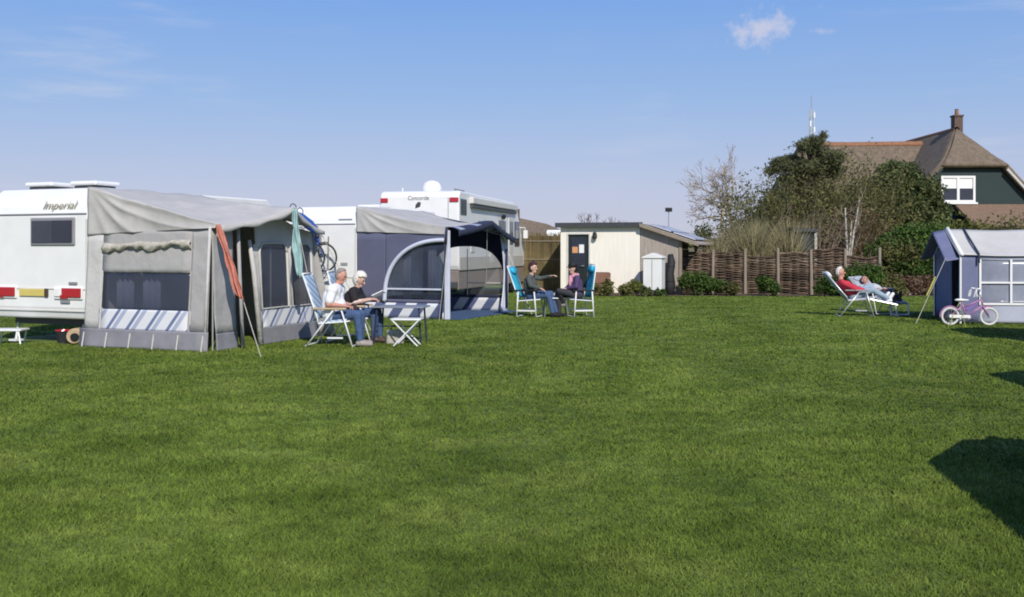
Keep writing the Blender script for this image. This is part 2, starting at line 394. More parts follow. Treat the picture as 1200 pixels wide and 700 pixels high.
# ------------------------------------------------------------------ ground
g = bpy.data.materials.new('lawn_soil_and_turf'); g.use_nodes = True
def turf_nodes(m, blade):
    nt = m.node_tree; N2 = nt.nodes; L2 = nt.links; b = N2['Principled BSDF']; out = N2['Material Output']
    b.inputs['Roughness'].default_value = .7; b.inputs['Specular IOR Level'].default_value = .2
    ge = N2.new('ShaderNodeNewGeometry')
    def noi(scale, det, st=None):
        n = N2.new('ShaderNodeTexNoise'); n.inputs['Scale'].default_value = scale; n.inputs['Detail'].default_value = det; n.inputs['Roughness'].default_value = .6
        src = ge.outputs['Position']
        if st:
            mp = N2.new('ShaderNodeMapping'); mp.inputs['Scale'].default_value = st; mp.inputs['Rotation'].default_value = (0, 0, R(18)); L2.new(src, mp.inputs[0]); src = mp.outputs[0]
        L2.new(src, n.inputs['Vector']); return n.outputs['Fac']
    def mr(x, a, b_, c, d):
        n = N2.new('ShaderNodeMapRange'); L2.new(x, n.inputs[0])
        for i, q in enumerate((a, b_, c, d)): n.inputs[i + 1].default_value = q
        return n.outputs[0]
    def mul(a, b_):
        n = N2.new('ShaderNodeMath'); n.operation = 'MULTIPLY'; L2.new(a, n.inputs[0]); L2.new(b_, n.inputs[1]); return n.outputs[0]
    rp = N2.new('ShaderNodeValToRGB'); e = rp.color_ramp.elements
    e[0].position = .28; e[1].position = .74
    e[0].color = (.076, .122, .016, 1); e[1].color = (.205, .25, .049, 1)
    k = e.new(.5); k.color = (.136, .190, .030, 1)
    L2.new(noi(1.1, 6), rp.inputs[0])
    f = mul(mr(noi(.32, 3, (1, .35, 1)), .3, .7, .78, 1.22), mr(noi(4.8, 5), .32, .68, .74, 1.24))
    if blade:
        f = mul(f, mr(ge.outputs['Random Per Island'], 0, 1, .62, 1.38))
    vm = N2.new('ShaderNodeVectorMath'); vm.operation = 'SCALE'; L2.new(rp.outputs[0], vm.inputs[0]); L2.new(f, vm.inputs['Scale'])
    L2.new(vm.outputs[0], b.inputs['Base Color'])
    if blade:
        # a blade is a curled, rounded strip: shade it with a normal leaning up
        up = N2.new('ShaderNodeVectorMath'); up.operation = 'MULTIPLY_ADD'; up.inputs[1].default_value = (.75, .75, .75); up.inputs[2].default_value = (0, 0, 1)
        L2.new(ge.outputs['Normal'], up.inputs[0]); nn = N2.new('ShaderNodeVectorMath'); nn.operation = 'NORMALIZE'; L2.new(up.outputs[0], nn.inputs[0])
        b.inputs['Specular IOR Level'].default_value = .1; L2.new(nn.outputs[0], b.inputs['Normal'])
        t = N2.new('ShaderNodeBsdfTranslucent'); L2.new(vm.outputs[0], t.inputs[0])
        mx = N2.new('ShaderNodeMixShader'); mx.inputs[0].default_value = .2
        L2.new(b.outputs[0], mx.inputs[1]); L2.new(t.outputs[0], mx.inputs[2]); L2.new(mx.outputs[0], out.inputs['Surface'])
    else:
        bp = N2.new('ShaderNodeBump'); bp.inputs['Strength'].default_value = .9; bp.inputs['Distance'].default_value = .04
        L2.new(noi(38, 5), bp.inputs['Height']); L2.new(bp.outputs[0], b.inputs['Normal'])
turf_nodes(g, False)
bl = bpy.data.materials.new('grass_blades'); bl.use_nodes = True; turf_nodes(bl, True)
mb = MB()
def gz(x, y): return 0.0
mb.quad((-900, -60, 0), (900, -60, 0), (900, 1800, 0), (-900, 1800, 0), 4, 4)
mb.build('lawn', g, kind='structure')

# footprints without grass blades: (origin, theta, x0,x1,y0,y1)
FOOT = [((-7.04, 17.0), 22, -2.3, 2.55, 0, 3.4), ((-3.65, 24.04), 22, -2.2, 2.75, 0, 3.7)]
def grass(n):
    d = 3.4 * (35.5 / 3.4) ** RNG.random(n)
    lim = d * .62 + .8
    x = (RNG.random(n) * 2 - 1) * lim
    keep = np.ones(n, bool)
    for (ox, oy), th, x0, x1, y0, y1 in FOOT:
        c, s_ = math.cos(R(th)), math.sin(R(th)); dx, dy = x - ox, d - oy
        lx = dx * c - dy * s_; ly = dx * s_ + dy * c
        keep &= ~((lx > x0) & (lx < x1) & (ly > y0) & (ly < y1))
    d, x = d[keep], x[keep]; n = len(d)
    h = (.013 + .018 * RNG.random(n)) * (1 + .30 * np.sin(x * 2.1 + np.sin(d * 1.7) * 2) * np.sin(d * 1.3 + x))
    wd = np.maximum(.0034, d * .00068) * (.7 + .6 * RNG.random(n))
    a = RNG.random(n) * 2 * np.pi; b = RNG.random(n) * 2 * np.pi; lean = h * (.3 + .9 * RNG.random(n))
    P = np.stack([x, d, np.zeros(n)], 1)
    W = np.stack([np.cos(a) * wd, np.sin(a) * wd, np.zeros(n)], 1)
    T = P + np.stack([np.cos(b) * lean, np.sin(b) * lean, h], 1)
    o = npmesh('grass', np.stack([P - W, P + W, T], 1).reshape(-1, 3), 3, bl)
    o['kind'] = 'stuff'; tag(o, 'short mown green grass covering the camping field', 'grass')
grass(760000)

# strip of bare soil along the foot of the fence, dune behind
mb = MB(); mb.grid(lambda u, v: V((3 + u * 13, 34.6 + v * 1.8 + .25 * noise.noise(V((u * 9, v * 2, 0))), .008 + .05 * v)), 50, 6)
mb.build('planting_bed', M['soil'], kind='structure')
mb = MB()
def dune(u, v):
    x = -60 + u * 170; y = 58 + v * 70
    h = 3.0 * math.sin(math.pi * min(1, v * 1.15)) ** .8 * (.72 + .35 * noise.noise(V((x * .06, y * .05, 3)))) if 0 < v < 1 else 0
    edge = min(1, max(0, (x - 4) / 10))
    return V((x, y, max(0, h * edge + .25 * noise.noise(V((x * .5, y * .5, 1))) * (1 if 0 < v < .86 else 0)) - .05))
mb.grid(dune, 160, 30); mb.build('dune', M['dunegrass'], smooth=True, kind='structure')

# ------------------------------------------------------------------ caravans
def wheel(mbt, mbr, c, r, w_):
    ax = V((1, 0, 0)); c = V(c)
    mbt.lathe([(r * .62, -w_ / 2), (r * .93, -w_ / 2), (r, -w_ * .3), (r, w_ * .3), (r * .93, w_ / 2), (r * .62, w_ / 2)], c, 24, ax)
    mbr.lathe([(.02, -w_ * .42), (r * .62, -w_ * .42), (r * .62, w_ * .47), (r * .5, w_ * .42), (r * .2, w_ * .3), (.02, w_ * .3)], c, 24, ax)

def caravan(label, loc, th, W, Ln, H, win, group=None):
    t = thing('caravan', label, 'caravan', loc, -R(th), group)
    prof = [(.06, .42), (0, .62), (0, 1.0), (.0, 2.15), (.05, 2.32), (.14, H - .12), (.3, H), (Ln - .6, H), (Ln - .25, H - .25), (Ln, 1.5), (Ln, .7), (Ln - .15, .42)]
    b = MB(); b.prism([(-W, y, z) for y, z in prof], (W, 0, 0)); body = b.build('body', M['white2'], t, bevel=.035)
    # mouldings on the back
    for z, y in ((2.19, 0), (.93, 0), (.56, .012)):
        c = MB(); c.box(-W + .03, -.03, y - .012, y + .004, z - .012, z + .012); c.build('moulding', M['grey'] if z > 2 else M['offwhite'], t, bevel=.004)
    # vertical corner trim
    for x in (-W + .02, -.03):
        c = MB(); c.box(x - .018, x + .018, -.012, .01, .6, 2.1); c.build('corner_trim', M['offwhite'], t, bevel=.006)
    x0, x1, z0, z1 = win
    f = MB(); f.box(x0 - .05, x1 + .05, -.03, .01, z0 - .05, z1 + .05); fr = f.build('window', M['grey'], t, bevel=.02)
    p = MB(); p.box(x0, x1, -.048, -.045, z0, z1); p.build('pane', M['panefilm'], fr)
    p = MB(); p.box(x0, x1, -.033, -.031, z0, z1); p.build('dark_interior', M['black'], fr)
    p = MB(); p.grid(lambda u, v: V((x0 + (x1 - x0) * .5 * u, -.039 + .003 * math.sin(u * 40), z0 + (z1 - z0) * v)), 40, 1); p.build('curtain', M['greypad'], fr, smooth=True)
    # axle
    for s_ in (-W + .12, -.12):
        a = MB(); bmr = MB(); wheel(a, bmr, (s_, Ln * .52, .31), .31, .18); o = a.build('wheel', M['dark'], t, smooth=False); bmr.build('rim', M['grey'], o)
    # chassis and drawbar
    c = MB(); c.box(-W + .3, -.3, .3, Ln - .3, .3, .415)
    c.tube([(-W / 2 - .6, Ln - .3, .38), (-W / 2, Ln + 1.1, .42)], .04); c.tube([(-W / 2 + .6, Ln - .3, .38), (-W / 2, Ln + 1.1, .42)], .04)
    c.tube([(-W / 2, Ln + 1.0, .5), (-W / 2, Ln + 1.0, 0)], .025); c.build('chassis', M['darkgrey'], t)
    for s_ in (-W + .35, -.42):
        c = MB(); c.tube([(s_, .35, .4), (s_ + .06, .22, .03)], .022); c.box(s_ - .03, s_ + .15, .14, .3, 0, .03); c.build('corner_steady', M['whitetube'], t)
    return t
def hatch(t, x, y, H, w_=.42):
    h = MB(); h.box(x - w_, x + w_, y - w_, y + w_, H, H + .06); o = h.build('roof_hatch', M['darkgrey'], t, bevel=.01)
    h = MB(); h.box(x - w_ - .06, x + w_ + .06, y - w_ - .06, y + w_ + .06, H + .065, H + .14); h.build('hatch_lid', M['white'], o, bevel=.05)

O1 = (-7.04, 17.0, 0); TH = 22
v1 = caravan('white caravan at the left edge with gold script lettering above its rear window', O1, TH, 2.25, 5.6, 2.64, (-1.2, -.32, 1.71, 2.08))
hatch(v1, -.62, .8, 2.64, .24); hatch(v1, -1.62, .8, 2.64, .26)
text('lettering', 'Imperial', .20, M['script'], v1, (-.66, .028, 2.335), (R(82), 0, 0), shear=.4, sx=1.12)
c = MB(); c.box(-1.5, -.92, -.03, .0, .80, .92); c.build('number_plate', M['plate'], v1, bevel=.006)
def rear_light(t, x0, x1):
    a = MB(); a.box(x0 - .02, x1 + .01, -.03, .0, .755, .965); o = a.build('rear_light', M['white'], t, bevel=.015)
    k = MB(); k.box(x0 + .17, x1 - .008, -.055, -.028, .79, .945); k.build('red_lens', M['red'], o, bevel=.02)
    k = MB(); k.box(x0 + .13, x0 + .3, -.05, -.028, .765, .83); k.build('red_lens', M['red'], o, bevel=.01)
    k = MB(); k.box(x0, x0 + .125, -.05, -.028, .80, .94); k.build('white_lens', M['paper'], o, bevel=.015)
rear_light(v1, -.70, -.11); rear_light(v1, -2.15, -1.58)
c = MB(); c.box(-.40, -.22, -.03, 0, 1.01, 1.05); c.build('marker_light', M['grey'], v1, bevel=.008)
c = MB(); c.box(-.58, -.38, -.03, 0, .69, .735); c.build('marker_light', M['grey'], v1, bevel=.008)
c = MB(); c.box(-.93, -.86, -.035, 0, .79, .93); c.build('reflector', M['shoe'], v1, bevel=.008)

O2 = (-3.65, 24.04, 0)
v2 = caravan('second white caravan, behind the reading couple, with a bicycle rack on its back', O2, TH, 2.2, 4.7, 2.62, (-1.75, -1.0, 1.35, 1.95))
hatch(v2, -.9, 2.4, 2.60, .26)
c = MB(); c.box(-.52, -.12, .02, .034, 2.375, 2.41, Matrix.Rotation(R(-8), 4, 'X')); 
c = MB(); c.box(-.50, -.14, .02, .035, 2.29, 2.315); c.build('badge', M['greyletter'], v2)
c = MB(); c.box(-.42, -.24, -.02, 0, 1.22, 1.28); c.build('badge', M['greyletter'], v2)
# rack
c = MB()
for x in (-1.5, -.75): c.tube([(x, -.02, 1.9), (x, -.05, 1.1), (x, -.55, 1.02)], .018)
c.tube([(-1.9, -.5, 1.04), (-.25, -.5, 1.04)], .02); c.tube([(-1.9, -.3, 1.06), (-.25, -.3, 1.06)], .02)
c.build('bicycle_rack', M['greytube'], v2)

v3 = caravan('white caravan roof showing over the brown reed screen beside the cream hut', (3.87, 50.4, 0), 8, 2.2, 5, 2.55, (-1.6, -.6, 1.35, 1.95))

# ------------------------------------------------------------------ first awning
def zsag(y, pts, sag):
    for (y0, z0), (y1, z1) in zip(pts, pts[1:]):
        if y <= y1 + 1e-6:
            u = (y - y0) / (y1 - y0); return z0 * (1 - u) + z1 * u - sag * 4 * u * (1 - u)
    return pts[-1][1]
stripes = stripemat('striped_fabric', (.66, .66, .67), (.14, .17, .30), (.75, .75, -.62), 3.3, .3, (.36, .39, .5))
stripes2 = stripemat('striped_fabric_navy', (.64, .65, .68), (.08, .10, .2), (.85, .85, -.6), 2.2, .5)
A1 = thing('caravan_awning', 'light grey caravan awning with striped lower panels and a half open front', 'awning', O1, -R(TH), 'awnings joined to the caravans')
D, LA = 2.5, 2.86
PK = 1.62
FP = [(0, 1.95), (PK, 2.3), (LA, 1.92)]
def zf(y): return zsag(y, FP, .06)
def roof(u, v):
    y = v * LA; x0, z0 = .0, 2.63; x1 = D + .2 + .26 * max(0, 1 - abs(y - PK) / 1.6); z1 = zf(y)
    x = x0 + (x1 - x0) * u; z = z0 + (z1 - z0) * u - .02 * math.sin(math.pi * u) * (.4 + .6 * abs(math.sin(3 * math.pi * v)))
    return V((x, y, z + .02 * noise.noise(V((x * 2.2, y * 1.2, 0)))))
b = MB(); b.grid(roof, 36, 30); b.build('roof', M['awnroof'], A1, smooth=True, solid=.008)
b = MB()      # light gable cloth of the near end
def gab(u, v):
    x = D * u + .1 * u; zt = roof(u * D / (D + .2), 0).z - .006; zb = 1.83 + .10 * u
    z = zb + (zt - zb) * v
    q = math.atan2(1.05 - v, u * 3 + .03) * 7; wr = .075 * (abs(math.sin(q * 1.2)) ** .6 - .6) * min(1, 4 * u) * math.exp(-1.5 * u) * min(1, 5 * (1.02 - v)) + .03 * noise.noise(V((x * 2, z * 3, 2)))
    return V((x, -.012 + wr, z))
b.grid(gab, 60, 24); b.build('gable_cloth', M['awnroof'], A1, smooth=True, solid=.006)
def wallp(name, m, x0, x1, z0, z1, y=0.02, amp=.012, par=A1, sx=10, seed=0, lean=.0):
    b = MB(); b.quad((x0, y - lean * (1 - z0 / 2), z0), (x1, y - lean * (1 - z0 / 2), z0), (x1, y - lean * (1 - z1 / 2), z1), (x0, y - lean * (1 - z1 / 2), z1), sx, sx, amp, seed, 2.5)
    return b.build(name, m, par, smooth=True, solid=.006)
le = .12
wallp('end_wall', M['awnlight'], 0, .33, .28, 1.86, .02, .03, seed=1, lean=le)
wallp('end_wall', M['awnwall'], 2.14, 2.5, .28, 1.94, .02, .02, seed=2, lean=le)
wallp('end_wall', M['awnwall'], .33, 2.14, 1.22, 1.9, .02, .015, seed=3, lean=le)
wallp('end_window', M['pvc'], .33, 2.14, .60, 1.22, .03, .01, seed=4, lean=le)
wallp('striped_panel', stripes, .31, 2.16, .29, .62, .012, .008, seed=5, lean=le)
wallp('skirt', M['awnskirt'], -.05, 2.55, .0, .30, .0, .02, seed=6, lean=le + .03)
b = MB()
def roll(u, v):
    x = .36 + 1.78 * u; z = 1.70 + .06 * u - .03 * abs(math.sin(u * 7.3)) - .11 * v * (1 + .3 * math.sin(u * 13 + 1) + .15 * math.sin(u * 37))
    return V((x, -.035 - .035 * math.sin(math.pi * v) + .014 * math.sin(u * 60 + 6 * v) , z))
b.grid(roll, 70, 8); b.build('rolled_curtain', M['tan'], A1, smooth=True, solid=.02)
for k, x in enumerate((.5, 1.05)):
    b = MB(); b.grid(lambda u, v, x=x: V((x + u * .34, .12 + .03 * math.sin(u * 20), .55 + v * .8)), 30, 2)
    b.build('inner_curtain', M['curtain'], A1, smooth=True, solid=.004)
for x, m in ((.345, 'awnlight'), (2.14, 'awnwall')):
    b = MB(); b.tube([(x, -.1, .3), (x, -.03, 1.25)], .016, 6); b.build('seam', M[m], A1)
# corner welt and pegs
b = MB(); b.tube([(2.47, -.125, .02), (2.5, -.02, 1.95)], .024, 8); b.build('pole', M['awnlight'], A1, smooth=True)
for i in range(6):
    x = .05 + i * .48
    b = MB(); b.tube([(x, -.135, .24), (x + .015, -.2, .0)], .012, 5); b.build('peg_strap', M['awnlight'], A1)
# front wall (faces the field)
def fr(name, m, y0, y1, z0, z1f, amp=.01, dx=0, seed=0, lean=.10):
    b = MB()
    z1 = z1f if callable(z1f) else (lambda y: z1f)
    def fn(u, v):
        y = y0 + (y1 - y0) * u; z = z0 + (z1(y) - z0) * v
        x = D + dx + lean * (1 - z / 2) + amp * noise.noise(V((y * 3, z * 2.5, seed)))
        return V((x, y, z))
    b.grid(fn, 12, 12); return b.build(name, m, A1, smooth=True, solid=.006)
top = lambda y: zf(y) - .03
fr('front_wall', M['awnwall'], .0, .52, .26, top, .02, seed=7)
fr('skirt', M['awnskirt'], .0, .55, .0, .27, .02, .01, seed=8)
fr('front_wall', M['awnlight'], 1.12, 2.86, 1.62, top, .02, seed=9)
fr('front_wall', M['awnlight'], 1.06, 1.24, .3, 1.68, .01, seed=10)
fr('front_wall', M['awnlight'], 1.98, 2.10, .3, 1.68, .01, seed=11)
fr('front_wall', M['awnlight'], 2.72, 2.86, .3, 1.68, .02, seed=12)
def archwin(y0, y1, z0, z1):
    b = MB(); r = .16; pts = []
    for a in range(7):
        q = R(90 * a / 6); pts.append((y1 - r + r * math.cos(q), z1 - r + r * math.sin(q)))
    for a in range(7):
        q = R(90 + 90 * a / 6); pts.append((y0 + r + r * math.cos(q), z1 - r + r * math.sin(q)))
    pts += [(y0, z0), (y1, z0)]
    P3 = lambda y, z: V((D + .012 + .10 * (1 - z / 2), y, z))
    b.add([P3(*p) for p in pts], [tuple(range(len(pts)))]); w_ = b.build('front_window', M['pvc'], A1, solid=.004)
    k = MB(); k.tube([P3(*p) + V((.01, 0, 0)) for p in pts + [pts[0]]], .022, 6); k.build('window_trim', M['awnlight'], w_, smooth=True)
archwin(1.2, 1.99, .6, 1.7); archwin(2.09, 2.74, .6, 1.7)
fr('striped_panel', stripes, 1.22, 2.78, .28, .61, .01, .016, seed=13)
fr('skirt', M['awnskirt'], 1.06, 2.9, 0, .29, .02, .02, seed=14)
b = MB(); b.tube([(D + .22, .52, .02), (D + .14, .54, 1.2), (D + .06, .6, 1.95)], .03, 8); b.build('door_flap', M['awnwall'], A1, smooth=True)
b = MB(); b.tube([(D + .16, 1.08, .02), (D + .07, 1.02, 1.2), (D + .02, .95, 1.75)], [.05, .045, .03], 8); b.build('door_flap', M['awnlight'], A1, smooth=True)
# far end and inner frame
b = MB(); b.quad((0, LA, 0), (D + .35, LA + .25, 0), (D + .02, LA, 1.9), (0, LA, 2.55), 12, 12, .02, 3); b.build('end_wall', M['awnwall'], A1, smooth=True, solid=.006)
b = MB()
for y in (.08, PK, LA - .08):
    b.tube([(D - .03, y, 0), (D - .03, y, zf(y) - .03)], .014, 8); b.tube([(D - .03, y, zf(y) - .03), (.03, y, 2.58)], .013, 8)
b.build('frame', M['alu'], A1)
b = MB(); b.tube([(D + .17, .0, 1.96), (3.8, -.5, 0)], .007, 5); b.build('guy_rope', M['rope'], A1)
b = MB(); b.tube([(D + .44, PK, 2.28), (3.42, 1.75, 0)], .007, 5); b.build('guy_rope', M['rope'], A1)
b = MB(); b.tube([(D + .17, LA, 1.92), (3.5, LA + .5, 0)], .006, 5); b.build('guy_rope', M['rope'], A1)
# porch valance
b = MB(); b.grid(lambda u, v: V((roof(1, u).x + .005, u * LA, roof(1, u).z - .1 * v * (.8 + .2 * math.sin(30 * u)))), 40, 2); b.build('valance', M['awnroof'], A1, smooth=True, solid=.005)

def w1(x, y, z): return Matrix.Translation(O1) @ Matrix.Rotation(-R(TH), 4, 'Z') @ V((x, y, z))
def cloth(name, m, label, pts, wds, side, n=10, amp=.03, seed=0):
    """narrow cloth along a line of points: width vector side"""
    b = MB(); pts = [V(p) for p in pts]; side = V(side)
    def fn(u, v):
        t = v * (len(pts) - 1); i = min(int(t), len(pts) - 2); f = t - i
        p = pts[i].lerp(pts[i + 1], f); wd = wds[i] * (1 - f) + wds[i + 1] * f
        return p + side * wd * (u - .5) + V((0, -1, 0)) * (amp * math.sin(u * 11 + v * 3) + .05 * noise.noise(V((u * 3, v * 5, seed)))) + V((.03 * noise.noise(V((u * 2, v * 4, seed + 5))), 0, -.09 * v * u * (seed % 3)))
    b.grid(fn, n, 24); o = b.build(name, m, smooth=True, solid=.008); return tag(o, label, 'towel', 'towels drying on the awning')
ga, gb = w1(D + .17, 0, 1.96), w1(3.8, -.5, 0)
cloth('towel', M['redcloth'], 'faded red towel hanging down the guy rope by the awning doorway',
      [ga.lerp(gb, t) + V((-.02 + .02 * t, -.03, .02)) for t in (0, .15, .3, .45, .55)], (.04, .08, .10, .14, .11), (1, 0, .1), seed=1, amp=.06)
pk = w1(D + .47, PK, 2.28)
cloth('towel', M['teal'], 'pale teal towel hanging from the peak of the grey awning',
      [pk + V((0, -.05, 0)), pk + V((.02, -.06, -.3)), pk + V((.05, -.07, -.65)), pk + V((.10, -.08, -1.12))], (.05, .09, .15, .10), (1, 0, .15), seed=4, amp=.045)

# things under the first caravan
t = thing('water_container', 'cream plastic water container lying on the grass under the left caravan', 'container', w1(-.36, .12, 0), R(10)); t.scale = (.85, .85, .8)
b = MB(); b.lathe([(.05, -.16), (.14, -.16), (.17, -.1), (.17, .1), (.15, .15), (.10, .16)], (0, 0, .17), 20, V((.15, 1, 0))); b.build('drum', M['creamp'], t, smooth=False)
b = MB(); b.lathe([(.02, -.02), (.085, -.02), (.085, .02), (.02, .02)], (.0, -.17, .16), 16, V((.15, 1, 0))); b.build('cap', M['black'], t)
t = thing('bucket', 'dark bucket with a red rim under the left caravan', 'bucket', w1(-.66, .12, 0))
b = MB(); b.lathe([(.09, 0), (.12, .22), (.105, .22), (.08, .02)], (0, 0, 0), 18); b.build('pail', M['dark'], t)
b = MB(); b.torus((0, 0, .22), (0, 0, 1), .118, .012); b.build('rim', M['red'], t)
t = thing('step_stool', 'white folding step standing behind the left caravan', 'step', w1(-1.45, -.25, 0))
b = MB(); b.box(-.25, .25, -.17, .17, .22, .255); b.build('tread', M['whitetube'], t, bevel=.01)
for x in (-.2, .2):
    for y, e_ in ((-.14, .06), (.14, -.06)):
        b = MB(); b.tube([(x, y, .22), (x + e_, y * 1.35, 0)], .014); b.build('leg', M['whitetube'], t)

# ------------------------------------------------------------------ second awning
A2 = thing('caravan_awning', 'slate blue caravan awning with arched side window and navy striped porch canopy', 'awning', O2, -R(TH), 'awnings joined to the caravans')
D2, L2_ = 2.4, 3.45
FP2 = [(0, 2.08), (1.5, 2.2), (L2_, 1.99)]
zf2 = lambda y: zsag(y, FP2, .02)
def roof2(u, v):
    y = v * L2_; x = u * (D2 - .02); z = 2.6 + (zf2(y) - 2.6) * u - .04 * math.sin(math.pi * u) + .02 * noise.noise(V((x * 2, y * 1.5, 5)))
    return V((x, y, z))
b = MB(); b.grid(roof2, 30, 24); b.build('roof', M['awnroof'], A2, smooth=True, solid=.008)
b = MB()
def gab2(u, v):
    x = (D2 - .02) * u; zb = 2.0 - .07 * u; zt = roof2(u, 0).z - .006
    z = zb + (zt - zb) * v
    return V((x, -.012 + .06 * (abs(math.sin(math.atan2(1.05 - v, u * 3 + .03) * 8)) ** .6 - .6) * min(1, 4 * u) * math.exp(-2 * u) * min(1, 5 * (1.02 - v)) + .02 * noise.noise(V((x * 2, z * 3, 8))), z))
b.grid(gab2, 60, 20); b.build('gable_cloth', M['awnroof'], A2, smooth=True, solid=.006)
ax0, ax1, az0, az1 = .76, 2.27, .44, 1.8
def arc(x):
    u = (ax1 - x) / (ax1 - ax0)
    return az0 + (az1 - az0) * (max(0, 1 - abs(u) ** 2.3)) ** (1 / 2.3)
zt2 = lambda x: 2.02 - .07 * x / D2
def colwall(name, m, par, x0, x1, lo, hi, y, nx=24, nz_=8, amp=.01, solid=.006, seed=0):
    b = MB()
    def fn(u, v):
        x = x0 + (x1 - x0) * u; z = lo(x) + (hi(x) - lo(x)) * v
        return V((x, y + amp * noise.noise(V((x * 2, z * 2, seed))), z))
    b.grid(fn, nx, nz_); return b.build(name, m, par, smooth=True, solid=solid)
colwall('end_wall', M['bluewall'], A2, 0, ax0, lambda x: .36, zt2, .02, seed=1)
colwall('end_wall', M['bluewall'], A2, ax0, ax1, arc, zt2, .02, 40, seed=1)
colwall('end_wall', M['paleblue'], A2, ax1, 2.40, lambda x: .0, zt2, .02, 4, seed=1)
colwall('end_window', M['pvc'], A2, ax0 + .005, ax1, lambda x: az0, arc, .03, 40, 6, .004, .004)
colwall('end_wall', M['bluewall'], A2, ax0, ax1, lambda x: .36, lambda x: az0, .02, 20, 2, .004)
colwall('skirt', stripes2, A2, .0, 2.27, lambda x: .0, lambda x: .36, .0, 20, 4, .015)
b = MB()
pts = [(ax0 + (ax1 - ax0) * (1 - math.cos(R(90 * i / 24))), 0) for i in range(25)]
b.tube([(ax0 - .02, -.015, az0 - .05)] + [(x, -.015, arc(x)) for x, _ in pts] + [(ax1 + .01, -.015, az1)], .05, 8); b.build('window_trim', M['paleblue'], A2, smooth=True)
b = MB(); b.box(ax0 + .05, ax1, -.03, .005, .66, .70); b.build('window_trim', M['paleblue'], A2, bevel=.008)
for x in (1.15, 1.8):
    b = MB(); b.grid(lambda u, v, x=x: V((x + u * .2, .15 + .03 * math.sin(u * 20), .45 + v * 1.2)), 16, 2); b.build('inner_curtain', M['curtain'], A2, smooth=True, solid=.004)
# front posts
b = MB(); b.box(D2 - .10, D2 + .03, -.04, .02, 0, 2.02); b.build('front_post', M['paleblue'], A2, bevel=.015)
b = MB(); b.tube([(D2 - .16, -.07, .02), (D2 - .03, -.07, 1.98)], .022, 6); b.tube([(D2 - .05, -.07, 1.7), (D2 - .02, -.07, 2.1)], .03, 6); b.build('door_roll', M['navy'], A2, smooth=True)
b = MB(); b.grid(lambda u, v: V((D2 + .02 + .04 * math.sin(u * 9) , L2_ - .55 * (1 - .55 * math.sin(math.pi * v) * .8) * u, 1.95 * v)), 10, 14); b.build('front_flap', M['paleblue'], A2, smooth=True, solid=.006)
b = MB(); b.tube([(D2, L2_, 0), (D2, L2_, 1.98)], .03, 8); b.build('front_post', M['paleblue'], A2)
b = MB(); b.tube([(D2 + .06, L2_ - .16, .1), (D2 + .05, L2_ - .14, 1.6)], .035, 8); b.build('door_roll', M['navy'], A2, smooth=True)
# navy canopy, ridged by poles
canm = stripemat('navy_striped_canopy', (.025, .03, .065), (.30, .33, .42), (0, 1, .25), 1.35, .72)
def can(u, v):
    y = v * (L2_ + .1) - .05; tp = max(0, 1 - abs(v - .42) / .58); x = D2 - .05 + .5 * u * (.5 + .5 * tp); z0 = zf2(min(max(y, 0), L2_)) + .012
    return V((x, y, z0 + .03 * math.sin(math.pi * u) - .02 * u + .08 * tp * u - .10 * u * (1 - tp)))
b = MB(); b.grid(can, 14, 40); b.build('canopy', canm, A2, smooth=True, solid=.01)
b = MB(); b.grid(lambda u, v: can(1, u) + V((.0, 0, -.14 * v)), 40, 2); b.build('canopy_edge', M['navy'], A2, smooth=True, solid=.006)
b = MB(); e = can(1, .45); b.tube([e, (D2 + .18, L2_ - .4, 1.75)], .012, 6); b.tube([(D2 + .25, 1.6, 2.1), (D2 + .1, 1.9, .8)], .008, 6); b.build('canopy_strut', M['alu'], A2)
# far end wall with big arched film
fa = lambda x: .42 + 1.25 * max(0, 1 - abs((x - 1.25) / 1.12) ** 2.6) ** (1 / 2.6)
colwall('end_wall', M['navy'], A2, .0, .13, lambda x: .36, lambda x: 2.5, L2_ - .01, 4)
colwall('end_wall', M['navy'], A2, .13, 2.37, fa, lambda x: 2.55 - .2 * x, L2_ - .01, 40)
colwall('end_wall', M['navy'], A2, 2.37, D2, lambda x: .36, lambda x: 2.0, L2_ - .01, 4)
colwall('end_wall', M['navy'], A2, .13, 2.37, lambda x: .34, lambda x: .42, L2_ - .01, 10, 2)
colwall('end_window', M['pvclight'], A2, .135, 2.365, lambda x: .42, fa, L2_, 40, 4, .002, .003)
colwall('skirt', stripes2, A2, 0, D2, lambda x: .0, lambda x: .34, L2_ - .02, 20, 4, .015)
b = MB(); b.tube([(1.3, L2_ - .03, .72), (2.3, L2_ - .03, .72)], .012, 6); b.tube([(1.3, L2_ - .03, .4), (1.3, L2_ - .03, 1.6)], .012, 6); b.build('window_trim', M['offwhite'], A2)
b = MB()
for y in (.06, L2_ / 2, L2_ - .08): b.tube([(D2 - .08, y, zf2(y) - .05), (.03, y, 2.55)], .013, 8)
b.tube([(D2 - .08, .06, 0), (D2 - .08, .06, 2.03)], .014, 8); b.build('frame', M['alu'], A2)
b = MB(); b.tube([(D2 + .03, L2_, 1.55), (3.45, L2_ - .95, 0)], .012, 5); b.build('guy_rope', M['rope'], A2)
b = MB(); b.tube([(D2, -.02, 2.0), (2.36, -.42, 0)], .005, 5); b.build('guy_rope', M['rope'], A2)
sh = MB(); sh.box(.05, 2.72, .05, 3.5, .004, .018); gs = sh.build('groundsheet', M['sheet'], None); gs.location = O2; gs.rotation_euler = (0, 0, -R(TH))
tag(gs, 'blue groundsheet spread on the grass under the slate blue awning', 'groundsheet')

